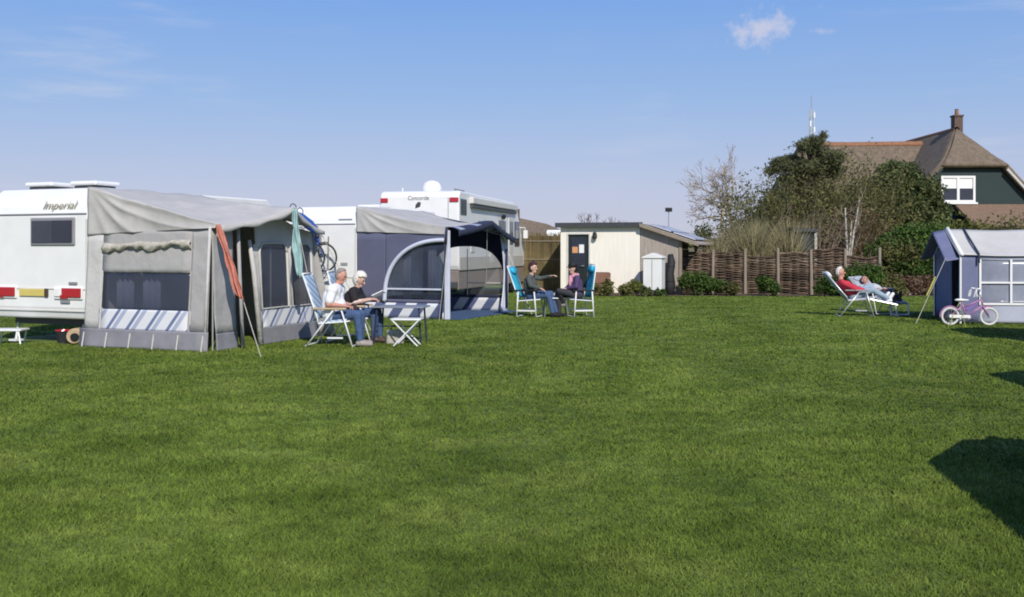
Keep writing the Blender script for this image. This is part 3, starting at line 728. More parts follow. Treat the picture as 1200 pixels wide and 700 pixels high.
# ------------------------------------------------------------------ motorhome
RV = thing('motorhome', 'large white motorhome with satellite dome and red brake lights high on its back', 'motorhome', (-1.575, 30.5, 0), -R(13.2))
W, H = 2.5, 3.35
prof = [(0.05, .95), (0, 1.1), (0, H - .18), (.06, H - .05), (.2, H), (7.2, H - .03), (7.75, H - .25), (8.2, 2.55), (9.0, 1.75), (10.2, 1.5), (10.3, .95)]
b = MB(); b.prism([(-W, y, z) for y, z in prof], (W, 0, 0)); b.build('body', M['white'], RV, bevel=.06)
b = MB(); b.prism([(-W + .02, y, z) for y, z in [(.06, .38), (.03, .95), (10.25, .95), (10.2, .45), (9.6, .34)]], (W - .04, 0, 0)); b.build('skirt', M['taupe'], RV, bevel=.03)
b = MB(); b.box(-.01, .014, .05, 8.7, .96, 1.36); b.build('side_band', M['beige'], RV, bevel=.006)
for x0, x1 in ((-W + .02, -W + .26), (-.30, -.02)):
    b = MB(); b.box(x0, x1, -.03, .02, 3.0, 3.14); b.build('brake_light', M['red'], RV, bevel=.02)
b = MB(); b.box(-.345, -.33, -.012, .01, 1.1, H - .2); b.build('panel_seam', M['grey'], RV)
b = MB(); b.box(-1.8, -.7, -.02, .01, 1.75, 2.35); o = b.build('rear_window', M['glassdark'], RV, bevel=.04)
for x0, x1 in ((-W + .06, -W + .3), (-.95, -.71)):
    b = MB(); b.box(x0, x1, -.03, .02, 1.05, 1.55); b.build('rear_light', M['red'], RV, bevel=.02)
b = MB(); b.box(-W + .05, -.05, -.1, .05, .42, .62); b.build('bumper', M['darkgrey'], RV, bevel=.03)
text('lettering', 'Concorde', .19, M['letter'], RV, (-1.28, -.004, 3.13), (R(90), 0, 0), shear=.15, sx=.86)
b = MB(); b.prism([(-1.37, -.008, 2.82), (-1.22, -.008, 2.87), (-1.19, -.008, 3.0), (-1.28, -.008, 3.02), (-1.36, -.008, 2.93)], (0, .006, 0)); b.build('emblem', M['letter'], RV)
b = MB(); b.lathe([(.30, 0), (.31, .04), (.31, .12), (.29, .22), (.23, .31), (.12, .37), (.01, .385)], (-1.2, 1.1, H), 28); b.build('satellite_dome', M['white'], RV, smooth=True)
b = MB(); b.tube([(-1.95, .5, H), (-1.95, .5, H + .12)], .02); b.build('aerial', M['white'], RV)
b = MB(); b.tube([(-.3, .5, H + .07), (-.3, 1.6, H + .07)], .02)
for y in (.6, 1.5): b.tube([(-.3, y, H), (-.3, y, H + .07)], .02)
b.build('roof_rail', M['grey'], RV)
b = MB(); b.box(-.05, .02, .12, .80, 2.62, 3.12); b.build('side_window', M['glassgrey'], RV, bevel=.03)
b = MB(); b.box(-.02, .13, 1.15, 7.3, 3.0, 3.20); b.build('awning_case', M['offwhite'], RV, bevel=.03)
b = MB(); b.box(-.02, .10, 1.2, 7.25, 2.88, 2.985); b.build('case_underside', M['darkgrey'], RV, bevel=.01)  # dark strip under the pale case, put in as its dark underside
for y0, y1, z0, z1 in ((2.2, 3.4, 1.75, 2.5), (4.9, 5.9, 1.9, 2.6)):
    b = MB(); b.box(-.05, .02, y0, y1, z0, z1); b.build('side_window', M['glassgrey'], RV, bevel=.03)
b = MB(); b.box(-.03, .02, 6.35, 7.1, .75, 2.75); o = b.build('door', M['offwhite'], RV, bevel=.02)
b = MB(); b.box(-.01, .03, 6.45, 7.0, 1.75, 2.6); b.build('door_window', M['glassgrey'], o, bevel=.03)
for y0, z0, w_, h_ in ((1.3, 1.5, .45, .35), (3.7, 1.15, .5, .3), (5.4, 1.45, .3, .3)):
    b = MB(); b.box(-.01, .02, y0, y0 + w_, z0, z0 + h_); b.build('service_flap', M['offwhite'], RV, bevel=.01)
b = MB(); b.box(-.03, .03, 7.3, 8.05, 1.7, 2.62); b.build('cab_window', M['glassdark'], RV, bevel=.03)
b = MB(); b.prism([(-W + .15, 7.86, 3.02), (-W + .15, 8.16, 2.52), (-W + .15, 8.95, 1.8), (-W + .15, 9.03, 1.82), (-W + .15, 8.27, 2.58), (-W + .15, 7.93, 3.06)], (W - .3, 0, 0)); b.build('windscreen', M['glassdark'], RV)
b = MB(); b.tube([(0, 8.1, 2.4), (.18, 8.25, 2.4), (.2, 8.3, 2.2)], .02); b.box(.12, .28, 8.25, 8.35, 2.0, 2.3); b.build('mirror', M['white'], RV, bevel=.02)
b = MB(); b.lathe([(.03, -.05), (.07, -.05), (.09, .06), (.03, .08)], (.07, 5.3, 2.72), 14, V((1, 0, -.4))); b.build('porch_lamp', M['black'], RV)
for y in (1.9, 2.75, 7.3):
    for x in (-W + .16, -.16):
        a = MB(); r_ = MB(); wheel(a, r_, (x, y, .36), .36, .24); o = a.build('wheel', M['dark'], RV); r_.build('rim', M['grey'], o)

# ------------------------------------------------------------------ camping chairs, tables
def chair(label, loc, rz, group, frame, seatm, backm, lean=22, legrest=False, pillow=None, arm='grey', straight=False):
    """local +X is the way the sitter faces"""
    t = thing('recliner' if legrest else 'camping_chair', label, 'lounger' if legrest else 'chair', loc, rz, group)
    sl = math.sin(R(lean)); cl = math.cos(R(lean)); hz = .42; bx_, bz = -.22, hz
    def back(u, s_): return V((bx_ - u * sl, s_, bz + u * cl))
    b = MB(); b.quad((.24, -.23, hz + .02), (.24, .23, hz + .02), (-.22, .23, hz - .03), (-.22, -.23, hz - .03), 10, 8, .015); b.build('seat', seatm, t, smooth=True, solid=.045)
    b = MB(); b.quad(back(.04, -.23), back(.04, .23), back(.78, .23), back(.78, -.23), 8, 12, .02, 2); b.build('backrest', backm, t, smooth=True, solid=.045)
    if pillow:
        b = MB(); c0 = back(.70, 0) + V((cl * .045, 0, sl * .045)); b.ell(c0, (.05, .19, .10), rot=Matrix.Rotation(-R(lean), 3, 'Y')); b.build('head_pillow', pillow, t, smooth=True)
    b = MB()
    for s_ in (-.25, .25): b.tube([(.27, s_, hz), (-.22, s_, hz - .04), back(.06, s_), back(.82, s_)], .013, 8)
    b.tube([back(.82, -.25), back(.82, .25)], .013, 8); b.tube([(.27, -.25, hz), (.27, .25, hz)], .013, 8)
    b.build('frame', frame, t, smooth=True)
    for s_ in (-.28, .28):
        b = MB(); b.tube([(.17, s_, .62), (.22 if straight else .36, s_, .0)], .018 if straight else .014, 8); b.build('leg', frame, t, smooth=True)
        b = MB(); b.tube([(-.22 if straight else .05, s_, .62), (-.26 if straight else -.42, s_, .0)], .018 if straight else .014, 8); b.build('leg', frame, t, smooth=True)
        b = MB(); b.box(-.30, .26, s_ - .03, s_ + .03, .61, .645); b.build('armrest', M[arm], t, bevel=.012)
        b = MB(); b.box(-.25 if straight else -.06, .2, s_ - .012, s_ + .012, .14, .175 if straight else .165); b.build('side_brace', frame, t)
    xb, xf = (-.26, .22) if straight else (-.42, .36)
    b = MB(); b.tube([(xb, -.28, .02), (xb, .28, .02)], .013, 8); b.tube([(xf, -.28, .02), (xf, .28, .02)], .013, 8); b.build('foot_bar', frame, t)
    if legrest:
        b = MB(); b.quad((.27, -.22, hz + .01), (.27, .22, hz + .01), (.86, .22, .30), (.86, -.22, .30), 8, 6, .01); o = b.build('leg_rest', seatm, t, smooth=True, solid=.045)
        b = MB(); b.tube([(.27, -.24, hz), (.9, -.24, .29)], .013); b.tube([(.27, .24, hz), (.9, .24, .29)], .013)
        for s_ in (-.24, .24): b.tube([(.84, s_, .30), (.9, s_, .0)], .02)
        b.tube([(.9, -.24, .03), (.9, .24, .03)], .02); b.build('leg_rest_frame', frame, o)
    return t

# ------------------------------------------------------------------ people
def blobmesh(name, prims, m, parent, voxel=.009, smooth=3):
    b = MB()
    for p in prims:
        if p[0] == 'cap':
            _, a, c, r0, r1 = p; a = V(a); c = V(c); d = c - a
            if d.length < 1e-5: b.ell(a, r0); continue
            u = d.normalized(); pts = []; rs = []
            for k in range(5):
                q = math.pi / 2 * (1 - k / 4) * .98; pts.append(a - u * r0 * math.sin(q)); rs.append(max(.001, r0 * math.cos(q)))
            for k in range(5):
                q = math.pi / 2 * (k / 4) * .98; pts.append(c + u * r1 * math.sin(q)); rs.append(max(.001, r1 * math.cos(q)))
            b.tube(pts, rs, 12)
        else: b.ell(p[1], p[2], 16, 10, p[3] if len(p) > 3 else None)
    me = bpy.data.meshes.new(name); me.from_pydata(b.v, [], b.f)
    o = bpy.data.objects.new(name, me); COL.objects.link(o)
    k = o.modifiers.new('r', 'REMESH'); k.mode = 'VOXEL'; k.voxel_size = voxel
    k = o.modifiers.new('s', 'SMOOTH'); k.factor = .5; k.iterations = smooth
    dg = bpy.context.evaluated_depsgraph_get(); me2 = bpy.data.meshes.new_from_object(o.evaluated_get(dg))
    o.modifiers.clear(); o.data = me2; me2.name = name; bpy.data.meshes.remove(me)
    me2.materials.clear(); me2.materials.append(m)
    me2.polygons.foreach_set('use_smooth', [True] * len(me2.polygons))
    if parent: o.parent = parent
    return o
def hand(w_, d, up, curl=.5, s=1):
    """palm, four curled fingers of different lengths and a thumb from the side of the palm"""
    w_ = V(w_); d = V(d).normalized(); up = V(up); up = (up - d * up.dot(d)).normalized(); sd_ = d.cross(up) * s
    P = [('cap', w_ + sd_ * (k - 1.5) * .017, w_ + d * .075 + sd_ * (k - 1.5) * .022, .016, .012) for k in range(4)]
    for k, ln in enumerate((.068, .078, .072, .056)):
        a = w_ + d * .08 + sd_ * (k - 1.5) * .023; c1 = (d * math.cos(curl) - up * math.sin(curl)); c2 = (d * math.cos(2.1 * curl) - up * math.sin(2.1 * curl))
        m1 = a + c1 * ln * .52; P += [('cap', a, m1, .0095, .009), ('cap', m1, m1 + c2 * ln * .55, .009, .008)]
    a = w_ + d * .025 - sd_ * .03; m1 = a + (d * .6 - sd_ * .75 - up * .25).normalized() * .04; P += [('cap', a, m1, .013, .011), ('cap', m1, m1 + (d * .9 - sd_ * .2 - up * .4).normalized() * .034, .0105, .009)]
    return P
def person(label, loc, rz, J, look, cloth, group=None, scale=1, fem=False):
    t = thing('person', label, 'person', loc, rz, group)
    hip, chest, neck, head = (V(J[k]) for k in ('hip', 'chest', 'neck', 'head'))
    sw = .165 if fem else .19; hw = .095
    f = V(look).normalized(); up = V((0, 0, 1)); sdv = up.cross(f).normalized(); upv = f.cross(sdv)
    rot = Matrix((f, sdv, upv)).transposed()
    sh = {s: neck + V((0, s * sw, -.06)) for s in (-1, 1)}
    hp = {s: hip + V((.0, s * hw, -.01)) for s in (-1, 1)}
    el = {1: V(J['eL']), -1: V(J['eR'])}; ha = {1: V(J['hL']), -1: V(J['hR'])}
    kn = {1: V(J['kL']), -1: V(J['kR'])}; an = {1: V(J['aL']), -1: V(J['aR'])}
    toe = {s: an[s] + V(J.get('toe', (.17, 0, -.045))) for s in (-1, 1)}
    bulk = cloth.get('bulk', 0)
    def torso(e):
        P = []; e = e + bulk
        for s in (-1, 1):
            P += [('cap', hip + V((0, s * .07, .03)), chest + V((0, s * .075, 0)), .115 + e, .115 + e), ('cap', chest + V((0, s * .075, 0)), sh[s] * .55 + neck * .45 + V((0, 0, -.05)), .11 + e, .075 + e),
                  ('cap', neck + V((0, 0, -.05)), sh[s], .06 + e, .055 + e)]
        if not fem: P.append(('ell', hip * .6 + chest * .4 + V((.05, 0, .02)), (.14 + e, .15 + e, .15 + e)))
        else: P += [('ell', chest + V((.07, s * .075, -.02)), (.075 + e,) * 3) for s in (-1, 1)]
        return P
    def legs(e, full=True):
        P = []
        for s in (-1, 1):
            P += [('cap', hp[s], kn[s], .088 + e, .058 + e), ('cap', kn[s], kn[s].lerp(an[s], .35), .056 + e, .055 + e), ('cap', kn[s].lerp(an[s], .35), an[s].lerp(kn[s], .06), .055 + e, .038 + e * 1.2)]
        P.append(('cap', hip + V((0, -.06, 0)), hip + V((0, .06, 0)), .125 + e, .125 + e))
        return P
    def foot(s, e): return [('cap', an[s] + V((-.03, 0, -.035)), toe[s], .038 + e, .03 + e), ('cap', an[s], an[s] + V((.02, 0, -.03)), .038 + e, .04 + e)]
    def upper(s, e, k=None):
        e = e + bulk * .5; return [('cap', sh[s], el[s], .052 + e, .042 + e)]
    def fore(s, e): return [('cap', el[s], el[s].lerp(ha[s], .4), .042 + e, .04 + e), ('cap', el[s].lerp(ha[s], .4), ha[s], .04 + e, .027 + e)]
    P = torso(0) + legs(0) + [('cap', neck + V((0, 0, -.05)), head - upv * .06, .058, .052)]
    P += [('ell', head + upv * .015, (.098, .078, .115), rot), ('cap', head - upv * .06 + f * .02, head - upv * .085 + f * .055, .055, .035)]
    P += [('cap', head + f * .09 + upv * .01, head + f * .112 - upv * .025, .012, .016)]
    for s in (-1, 1):
        P += upper(s, 0) + fore(s, 0) + foot(s, 0) + [('ell', head + sdv * s * .08 - f * .005, (.022, .012, .034), rot)]
        hd = ha[s] - el[s]; P += hand(ha[s], V(J.get('hdir', hd)), J.get('hup', (0, 0, 1)), J.get('curl', .55), s)
    blobmesh('body', P, cloth['skin'], t, .0085, 2)
    for s in (-1, 1):
        b = MB(); b.ell(head + f * .088 + sdv * s * .032 + upv * .02, .0125); b.build('eye', M['eye'], t, smooth=True)
    b = MB(); b.tube([head + f * .097 - upv * .058 + sdv * .024, head + f * .102 - upv * .056, head + f * .097 - upv * .058 - sdv * .024], [.004, .008, .004], 6); b.build('mouth', M['lip'], t, smooth=True)
    sleeve = cloth.get('sleeve', 'long')
    Q = torso(.014)
    for s in (-1, 1):
        if sleeve == 'short': Q += [('cap', sh[s], sh[s].lerp(el[s], .75), .068 + bulk * .5, .062 + bulk * .5)]
        else: Q += upper(s, .014) + [('cap', el[s], ha[s].lerp(el[s], .08), .055, .042)]
    blobmesh(cloth.get('topname', 'shirt'), Q, cloth['top'], t, .012, 3)
    blobmesh('trousers', legs(.014), cloth['legs'], t, .012, 3)
    for s in (-1, 1): blobmesh('shoe', foot(s, .012), cloth['shoe'], t, .01, 2)
    # hair: shell over skull
    def cap_shell(name, m, kx, keep, solid=.012):
        b = MB(); b.ell((0, 0, 0), (.098 * kx, .078 * kx, .115 * kx), 28, 18); vs = [V(p) for p in b.v]; q = MB()
        fs = [fc for fc in b.f if keep(sum((vs[i] for i in fc), V()) / len(fc))]
        vs = [v_ + v_.normalized() * .006 * noise.noise(v_ * 40) for v_ in vs]
        q.add([head + upv * .02 + rot @ v_ for v_ in vs], fs); return q.build(name, m, t, smooth=True, solid=solid)
    hl = cloth.get('hairlen', 'short')
    if hl == 'short': cap_shell('hair', cloth['hair'], 1.04, lambda p: p.z > .045 + 1.1 * p.x * (p.x > 0) or (p.x < -.02 and p.z > -.07), .008)
    elif hl == 'long': cap_shell('hair', cloth['hair'], 1.15, lambda p: p.z > .03 + .5 * p.x or (p.x < .01 and p.z > -.115), .03)
    if cloth.get('hat'):
        b = MB()
        vs = [(.112, -.0), (.108, .05), (.085, .095), (.04, .115), (.002, .12)]
        b.lathe(vs, (0, 0, .045), 24)
        if cloth['hat'] == 'sun': b.lathe([(.15, -.015), (.11, .012), (.11, .004), (.15, -.023)], (0, 0, .045), 28)
        else: b.prism([(.08 + .09 * math.cos(q), .07 * math.sin(q), .045) for q in [R(-90 + 180 * i / 8) for i in range(9)]], (0, 0, .012))
        b.v = [tuple(head + rot @ V(p)) for p in b.v]; b.build('hat', cloth['hatm'], t, smooth=True)
    if cloth.get('scarf'):
        b = MB(); b.torus(neck + V((.02, 0, -.01)), (.25, 0, 1), .085, .045, 20, 8); b.tube([neck + V((.11, .03, -.02)), chest + V((.15, .04, .02)), chest + V((.15, .02, -.18))], [.05, .06, .045], 8); b.build('scarf', cloth['scarf'], t, smooth=True)
    return t

G1 = 'camping chairs with blue checked backs'
# reading couple
chair('white framed chair under the man in the white shirt', (-2.92, 16.95, 0), R(-6), G1, M['whitetube'], M['chairblue'], M['chairblue'], 19, arm='creamp')
chair('white framed chair under the woman in black reading', (-2.72, 17.66, 0), R(-6), G1, M['whitetube'], M['chairblue'], M['chairblue'], 13, arm='creamp')
J = dict(hip=(0, 0, .52), chest=(.02, 0, .80), neck=(.07, 0, .99), head=(.15, 0, 1.15), eL=(.05, .25, .70), hL=(.30, .10, .67), eR=(.03, -.27, .70), hR=(.28, -.10, .66),
         kL=(.47, .11, .53), aL=(.46, .10, .09), kR=(.47, -.12, .53), aR=(.52, -.12, .09), curl=.8, hup=(0, 0, 1))
person('older man in white short sleeved shirt and jeans, reading in a camping chair', (-2.98, 16.95, 0), R(-8), J, (1, -.1, -.35),
       dict(skin=M['skin'], top=M['shirt'], sleeve='short', legs=M['jeans'], shoe=M['shoegrey'], hair=M['hairgrey'], bulk=.028), 'people sitting outside')
J = dict(hip=(0, 0, .50), chest=(.04, 0, .76), neck=(.09, 0, .93), head=(.16, 0, 1.07), eL=(.18, .22, .70), hL=(.40, .07, .74), eR=(.16, -.24, .70), hR=(.39, -.08, .74),
         kL=(.46, .09, .52), aL=(.50, .08, .09), kR=(.46, -.10, .52), aR=(.45, -.10, .09), curl=.9)
person('white haired woman in black top reading a book beside the man', (-2.78, 17.62, 0), R(-8), J, (1, -.15, -.45),
       dict(skin=M['skinpale'], top=M['blackcloth'], sleeve='short', legs=M['jeans'], bulk=.012, shoe=M['shoe'], hair=M['hairwhite'], hairlen='long'), 'people sitting outside', fem=True)
def open_book(label, loc, rz, m):
    b = MB()
    for s_ in (-1, 1): b.prism([(0, 0, 0), (.0, s_ * .012, .03), (0, s_ * .15, .055), (0, s_ * .155, .04)], (.21, 0, 0))
    o = b.build('book', m); o.location = loc; o.rotation_euler = (0, R(-25), rz); return tag(o, label, 'book')
open_book('open white book held by the woman in black', (-2.345, 17.55, .765), R(-8), M['paper'])
b = MB(); b.quad((0, -.12, 0), (.2, -.12, .06), (.2, .12, .06), (0, .12, 0), 6, 6, .02); o = b.build('folded_paper', M['paper'], smooth=True, solid=.008); o.location = (-2.66, 16.88, .70); tag(o, 'folded white paper in the hands of the man in white', 'paper')
# table and stool
t = thing('folding_table', 'grey folding table in front of the reading couple', 'table', (-1.9, 17.5, 0), R(-6))
b = MB(); b.box(-.46, .46, -.3, .3, .605, .63); b.build('tabletop', M['tabletop'], t, bevel=.01)
for x in (-.4, .4):
    for y in (-.24, .24):
        b = MB(); b.tube([(x * .9, y, .6), (x, y * 1.1, 0)], .016, 8); b.build('leg', M['navy'], t)
b = MB(); b.tube([(-.38, -.24, .3), (.38, -.24, .3)], .012, 6); b.build('stretcher', M['navy'], t)
t = thing('folding_stool', 'white cross legged folding stool beside the grey table', 'stool', (-1.74, 16.98, 0), R(-4))
b = MB(); b.quad((-.25, -.18, .44), (.25, -.18, .44), (.25, .18, .44), (-.25, .18, .44), 8, 6, .01); b.build('seat', M['whitetube'], t, smooth=True, solid=.03)
for y in (-.17, .17):
    for s_ in (-1, 1):
        b = MB(); b.tube([(s_ * .22, y, .43), (-s_ * .2, y * (1 + .12 * s_), 0)], .013, 8); b.build('leg', M['whitetube'], t)
t = thing('bag', 'brown shopping bag on the grass under the grey table', 'bag', (-1.98, 17.25, 0), R(20))
b = MB(); b.prism([(-.15, -.07, 0), (.15, -.07, 0), (.15, .07, 0), (-.15, .07, 0)], (.02, 0, .24)); b.build('sack', M['tan'], t, bevel=.03)
b = MB(); b.torus((.02, 0, .24), (0, 1, 0), .08, .009, 16, 6, 0, math.pi); b.build('handle', M['shoe'], t)

# couple by the low table
G2 = 'turquoise padded camping chairs'
chair('turquoise padded chair left of the low table, turned to the right', (.44, 24.2, 0), R(-18), G2, M['whitetube'], M['chairnavy'], M['chairturq'], 20, pillow=M['chairturq'], arm='black', straight=True)
chair('turquoise padded chair right of the low table, turned to the left', (1.60, 24.25, 0), R(194), G2, M['whitetube'], M['chairnavy'], M['chairturq'], 8, pillow=M['chairturq'], arm='black', straight=True)
J = dict(hip=(0, 0, .52), chest=(-.04, 0, .80), neck=(-.03, 0, .99), head=(.04, 0, 1.15), eL=(.16, .25, .90), hL=(.42, .2, .96), eR=(.06, -.28, .75), hR=(.28, -.22, .68),
         kL=(.44, .12, .55), aL=(.58, .12, .1), kR=(.45, -.08, .52), aR=(.55, -.1, .1), curl=.4)
person('person with dark red hair and grey green jumper holding out an arm', (.46, 24.18, 0), R(-18), J, (1, -.35, 0),
       dict(skin=M['skinpale'], top=M['greentop'], legs=M['jeans'], shoe=M['blackcloth'], hair=M['hairdark'], hairlen='long', topname='jumper'), 'people sitting outside', fem=True)
J = dict(hip=(0, 0, .52), chest=(.02, 0, .80), neck=(.05, 0, .98), head=(.10, 0, 1.14), eL=(.10, .24, .72), hL=(.26, .06, .68), eR=(.10, -.24, .72), hR=(.27, -.05, .66),
         kL=(.46, .06, .62), aL=(.30, -.12, .32), kR=(.44, -.10, .54), aR=(.40, -.10, .09), curl=.7)
person('person in dark purple jacket and pink scarf sitting with crossed legs', (1.53, 24.15, 0), R(196), J, (1, .3, -.1),
       dict(skin=M['skinpale'], top=M['purple'], legs=M['darktrs'], shoe=M['shoegrey'], hair=M['hairblack'], hairlen='long', scarf=M['pink'], hat='cap', hatm=M['hairblack'], topname='jacket'), 'people sitting outside', fem=True)
t = thing('low_table', 'low white table between the two turquoise chairs', 'table', (1.03, 24.3, 0), R(4))
b = MB(); b.box(-.34, .34, -.26, .26, .43, .455); b.build('tabletop', M['whitetube'], t, bevel=.01)
for x in (-.28, .28):
    for y in (-.2, .2):
        b = MB(); b.tube([(x * .8, y, .43), (x, y, 0)], .016, 8); b.build('leg', M['greytube'], t)
b = MB(); b.lathe([(.05, 0), (.10, .05), (.12, .09), (.11, .09), (.045, .012)], (0, 0, 0), 20); o = b.build('bowl', M['white']); o.location = (1.03, 24.22, .457); tag(o, 'white bowl on the low table', 'bowl')

# sunbathers
G3 = 'reclining chairs of the sunbathers'
chair('reclining chair under the sunbather in red, white pillow at its head', (8.18, 24.35, 0), R(-8), G3, M['alu'], M['greypad'], M['greypad'], 40, True, M['paper'])
chair('reclining chair behind, footrest toward the lawn, under the sunbather in grey', (9.04, 25.3, 0), R(-76), G3, M['whitetube'], M['greypad'], M['greypad'], 56, True, M['greypad'])
J = dict(hip=(-.08, 0, .50), chest=(-.24, 0, .72), neck=(-.36, 0, .87), head=(-.38, 0, 1.04), eL=(-.12, .26, .68), hL=(.12, .16, .66), eR=(-.10, -.27, .66), hR=(.14, -.12, .64),
         kL=(.30, .09, .70), aL=(.66, .08, .43), kR=(.33, -.10, .64), aR=(.72, -.1, .42), toe=(.08, 0, .12), curl=.3)
person('white haired sunbather in red shirt and pale jeans, legs up', (8.2, 24.35, 0), R(-8), J, (1, -.2, .05),
       dict(skin=M['skin'], top=M['redshirt'], legs=M['jeanslight'], shoe=M['shirt'], hair=M['hairwhite']), 'people sitting outside')
J = dict(hip=(-.06, 0, .50), chest=(-.28, 0, .62), neck=(-.44, 0, .70), head=(-.56, 0, .80), eL=(-.16, .27, .56), hL=(.06, .14, .62), eR=(-.14, -.27, .56), hR=(.08, -.12, .62),
         kL=(.36, .09, .56), aL=(.76, .08, .42), kR=(.36, -.10, .54), aR=(.78, -.1, .42), toe=(.05, 0, .14), curl=.3)
person('sunbather in pale grey shirt and dark trousers lying back, shoes toward the lawn', (9.04, 25.3, 0), R(-76), J, (.75, 0, .66),
       dict(skin=M['skin'], top=M['greyshirt'], legs=M['darktrs'], shoe=M['shoe'], hair=M['hairdark']), 'people sitting outside')

# ------------------------------------------------------------------ bicycles
def bicycle(label, loc, rz, r, wb, mats, group=None, sad=.56, bar=.78, cargo=False):
    frame, tyre, rimm, sadm = mats
    t = thing('bicycle', label, 'bicycle', loc, rz, group)
    for x in (0, wb):
        b = MB(); b.torus((x, 0, r), (0, 1, 0), r - .02, .02, 32, 8); o = b.build('wheel', tyre, t, smooth=True)
        b = MB(); b.torus((x, 0, r), (0, 1, 0), r - .042, .009, 32, 6)
        for k in range(14):
            a = 2 * math.pi * k / 14; b.tube([(x, .015 * (-1) ** k, r), (x + (r - .045) * math.cos(a), 0, r + (r - .045) * math.sin(a))], .0022, 4)
        b.build('spokes', rimm, o); b = MB(); b.lathe([(.012, -.04), (.022, -.035), (.022, .035), (.012, .04)], (x, 0, r), 12, V((0, 1, 0))); b.build('hub', rimm, o)
    bb = V((wb * .42, 0, r * .92)); st = V((wb * .30, 0, sad - .04)); hd = V((wb * .80, 0, sad + .02)); hl = V((wb * .84, 0, sad - .1)); sx = r / .34
    b = MB(); tr = .02 * (.7 + .3 * sx)
    b.tube([bb, st], tr); b.tube([bb, hl], tr * 1.15); b.tube([st + (bb - st) * .35, hd], tr); b.tube([hd, hl], tr * 1.2)
    for s_ in (-.03, .03): b.tube([bb + V((0, s_ * .6, 0)), (0, s_ * 1.3, r)], tr * .55); b.tube([st + (bb - st) * .2 + V((0, s_ * .5, 0)), (0, s_ * 1.3, r)], tr * .5)
    b.build('frame', frame, t, smooth=True)
    b = MB()
    for s_ in (-.035, .035): b.tube([hl, hl + V((.01, s_, -.05)), (wb, s_, r)], tr * .7)
    b.build('fork', frame, t, smooth=True)
    b = MB(); b.tube([hd, V((wb * .76, 0, bar))], .013); b.tube([(wb * .66, -.24 * sx, bar + .05), (wb * .74, -.14 * sx, bar + .03), (wb * .76, 0, bar), (wb * .74, .14 * sx, bar + .03), (wb * .66, .24 * sx, bar + .05)], .012); o = b.build('handlebar', rimm, t, smooth=True)
    for s_ in (-1, 1):
        b = MB(); b.tube([(wb * .70, s_ * .19 * sx, bar + .045), (wb * .62, s_ * .27 * sx, bar + .055)], .018); b.build('grip', sadm, o)
    b = MB(); b.tube([st + V((0, 0, -.02)), st + V((-.02, 0, .03))], .012); b.ell(st + V((-.03, 0, .05)), (.12, .07, .03)); b.ell(st + V((.06, 0, .048)), (.09, .03, .02)); b.build('saddle', sadm, t, smooth=True)
    b = MB(); b.lathe([(.02, -.008), (.075 * sx, -.008), (.075 * sx, .008), (.02, .008)], bb + V((0, -.04, 0)), 20, V((0, 1, 0)))
    o = b.build('chainring', M['greytube'], t)
    for s_ in (-1, 1):
        b = MB(); e_ = bb + V((-s_ * .1 * sx, s_ * .07, s_ * .09 * sx)); b.tube([bb + V((0, s_ * .045, 0)), e_, e_ + V((0, s_ * .06, 0))], .009); b.build('crank', M['greytube'], o)
        b = MB(); b.box(e_.x - .04, e_.x + .04, *sorted((s_ * .085, s_ * .15)), e_.z - .01, e_.z + .01); b.build('pedal', M['black'], o)
    b = MB(); b.prism([(-.03, -.05, r + .035), (bb.x + .06, -.05, bb.z + .075 * sx), (bb.x + .08, -.05, bb.z - .02), (-.03, -.05, r - .035)], (0, .012, 0)); b.build('chain_guard', M['paper'] if not cargo else M['black'], t, bevel=.01)
    for x, a0, a1 in ((0, R(40), R(190)), (wb, R(75), R(160))):
        b = MB(); b.tube([(x + (r + .018) * math.cos(a0 + (a1 - a0) * q / 12), 0, r + (r + .018) * math.sin(a0 + (a1 - a0) * q / 12)) for q in range(13)], .014, 6); b.build('mudguard', frame if not cargo else M['black'], t, smooth=True)
    return t
kb = bicycle("child's pink and white bicycle leaning by the blue tent on the right", (9.2, 21.5, 0), R(-4), .19, .79, (M['pinkp'], M['whitetyre'], M['alu'], M['paper']), sad=.52, bar=.72)
for x0 in (.36,):
    b = MB()
    for s_ in (-.02, .02): b.tube([(-.02, s_ * 4, .0), (.02, s_ * 4, .10)], .01)
    b.tube([(-.0, -.08, .10), (-.0, .08, .10)], .009); b.build('stabiliser', M['alu'], kb)
b = MB(); b.prism([(.30, -.02, .34), (.55, -.02, .47), (.57, -.02, .43), (.34, -.02, .29)], (0, .045, 0)); b.build('frame_panel', M['violet'], kb, bevel=.008)
b = MB()
for s_ in (-1, 1):
    for k in range(7): b.tube([(.49, s_ * .15, .775), (.47 + .03 * random.uniform(-1, 1), s_ * .17 + .02 * random.uniform(-1, 1), .70), (.46 + .05 * random.uniform(-1, 1), s_ * .17, .6)], .005, 4)
b.build('streamers', M['paper'], kb)
# adult bicycles on the rack of the second caravan (front wheels to the right)
def w2(x, y, z): return Matrix.Translation(O2) @ Matrix.Rotation(-R(TH), 4, 'Z') @ V((x, y, z))
bm_ = (M['bluepaint'], M['dark'], M['alu'], M['black'])
for k, (x, y, lab) in enumerate(((-1.72, -.30, 'inner blue bicycle hung on the back of the second caravan'), (-1.92, -.5, 'outer blue bicycle hung on the back of the second caravan'))):
    bicycle(lab, w2(x, y, 1.06), -R(TH), .34, 1.04, bm_, 'bicycles on the caravan rack', sad=.80, bar=1.02, cargo=True)
t = thing('rolled_cover', 'rolled blue cover lying over the bicycles on the caravan rack', 'cover')
pts = [w2(-1.5, -.45, 2.46), w2(-1.24, -.46, 2.33), w2(-.98, -.47, 2.16), w2(-.76, -.48, 1.98)]
b = MB(); b.tube(pts, [.08, .12, .12, .07], 12); b.build('roll', M['bluepaint'], t, smooth=True)
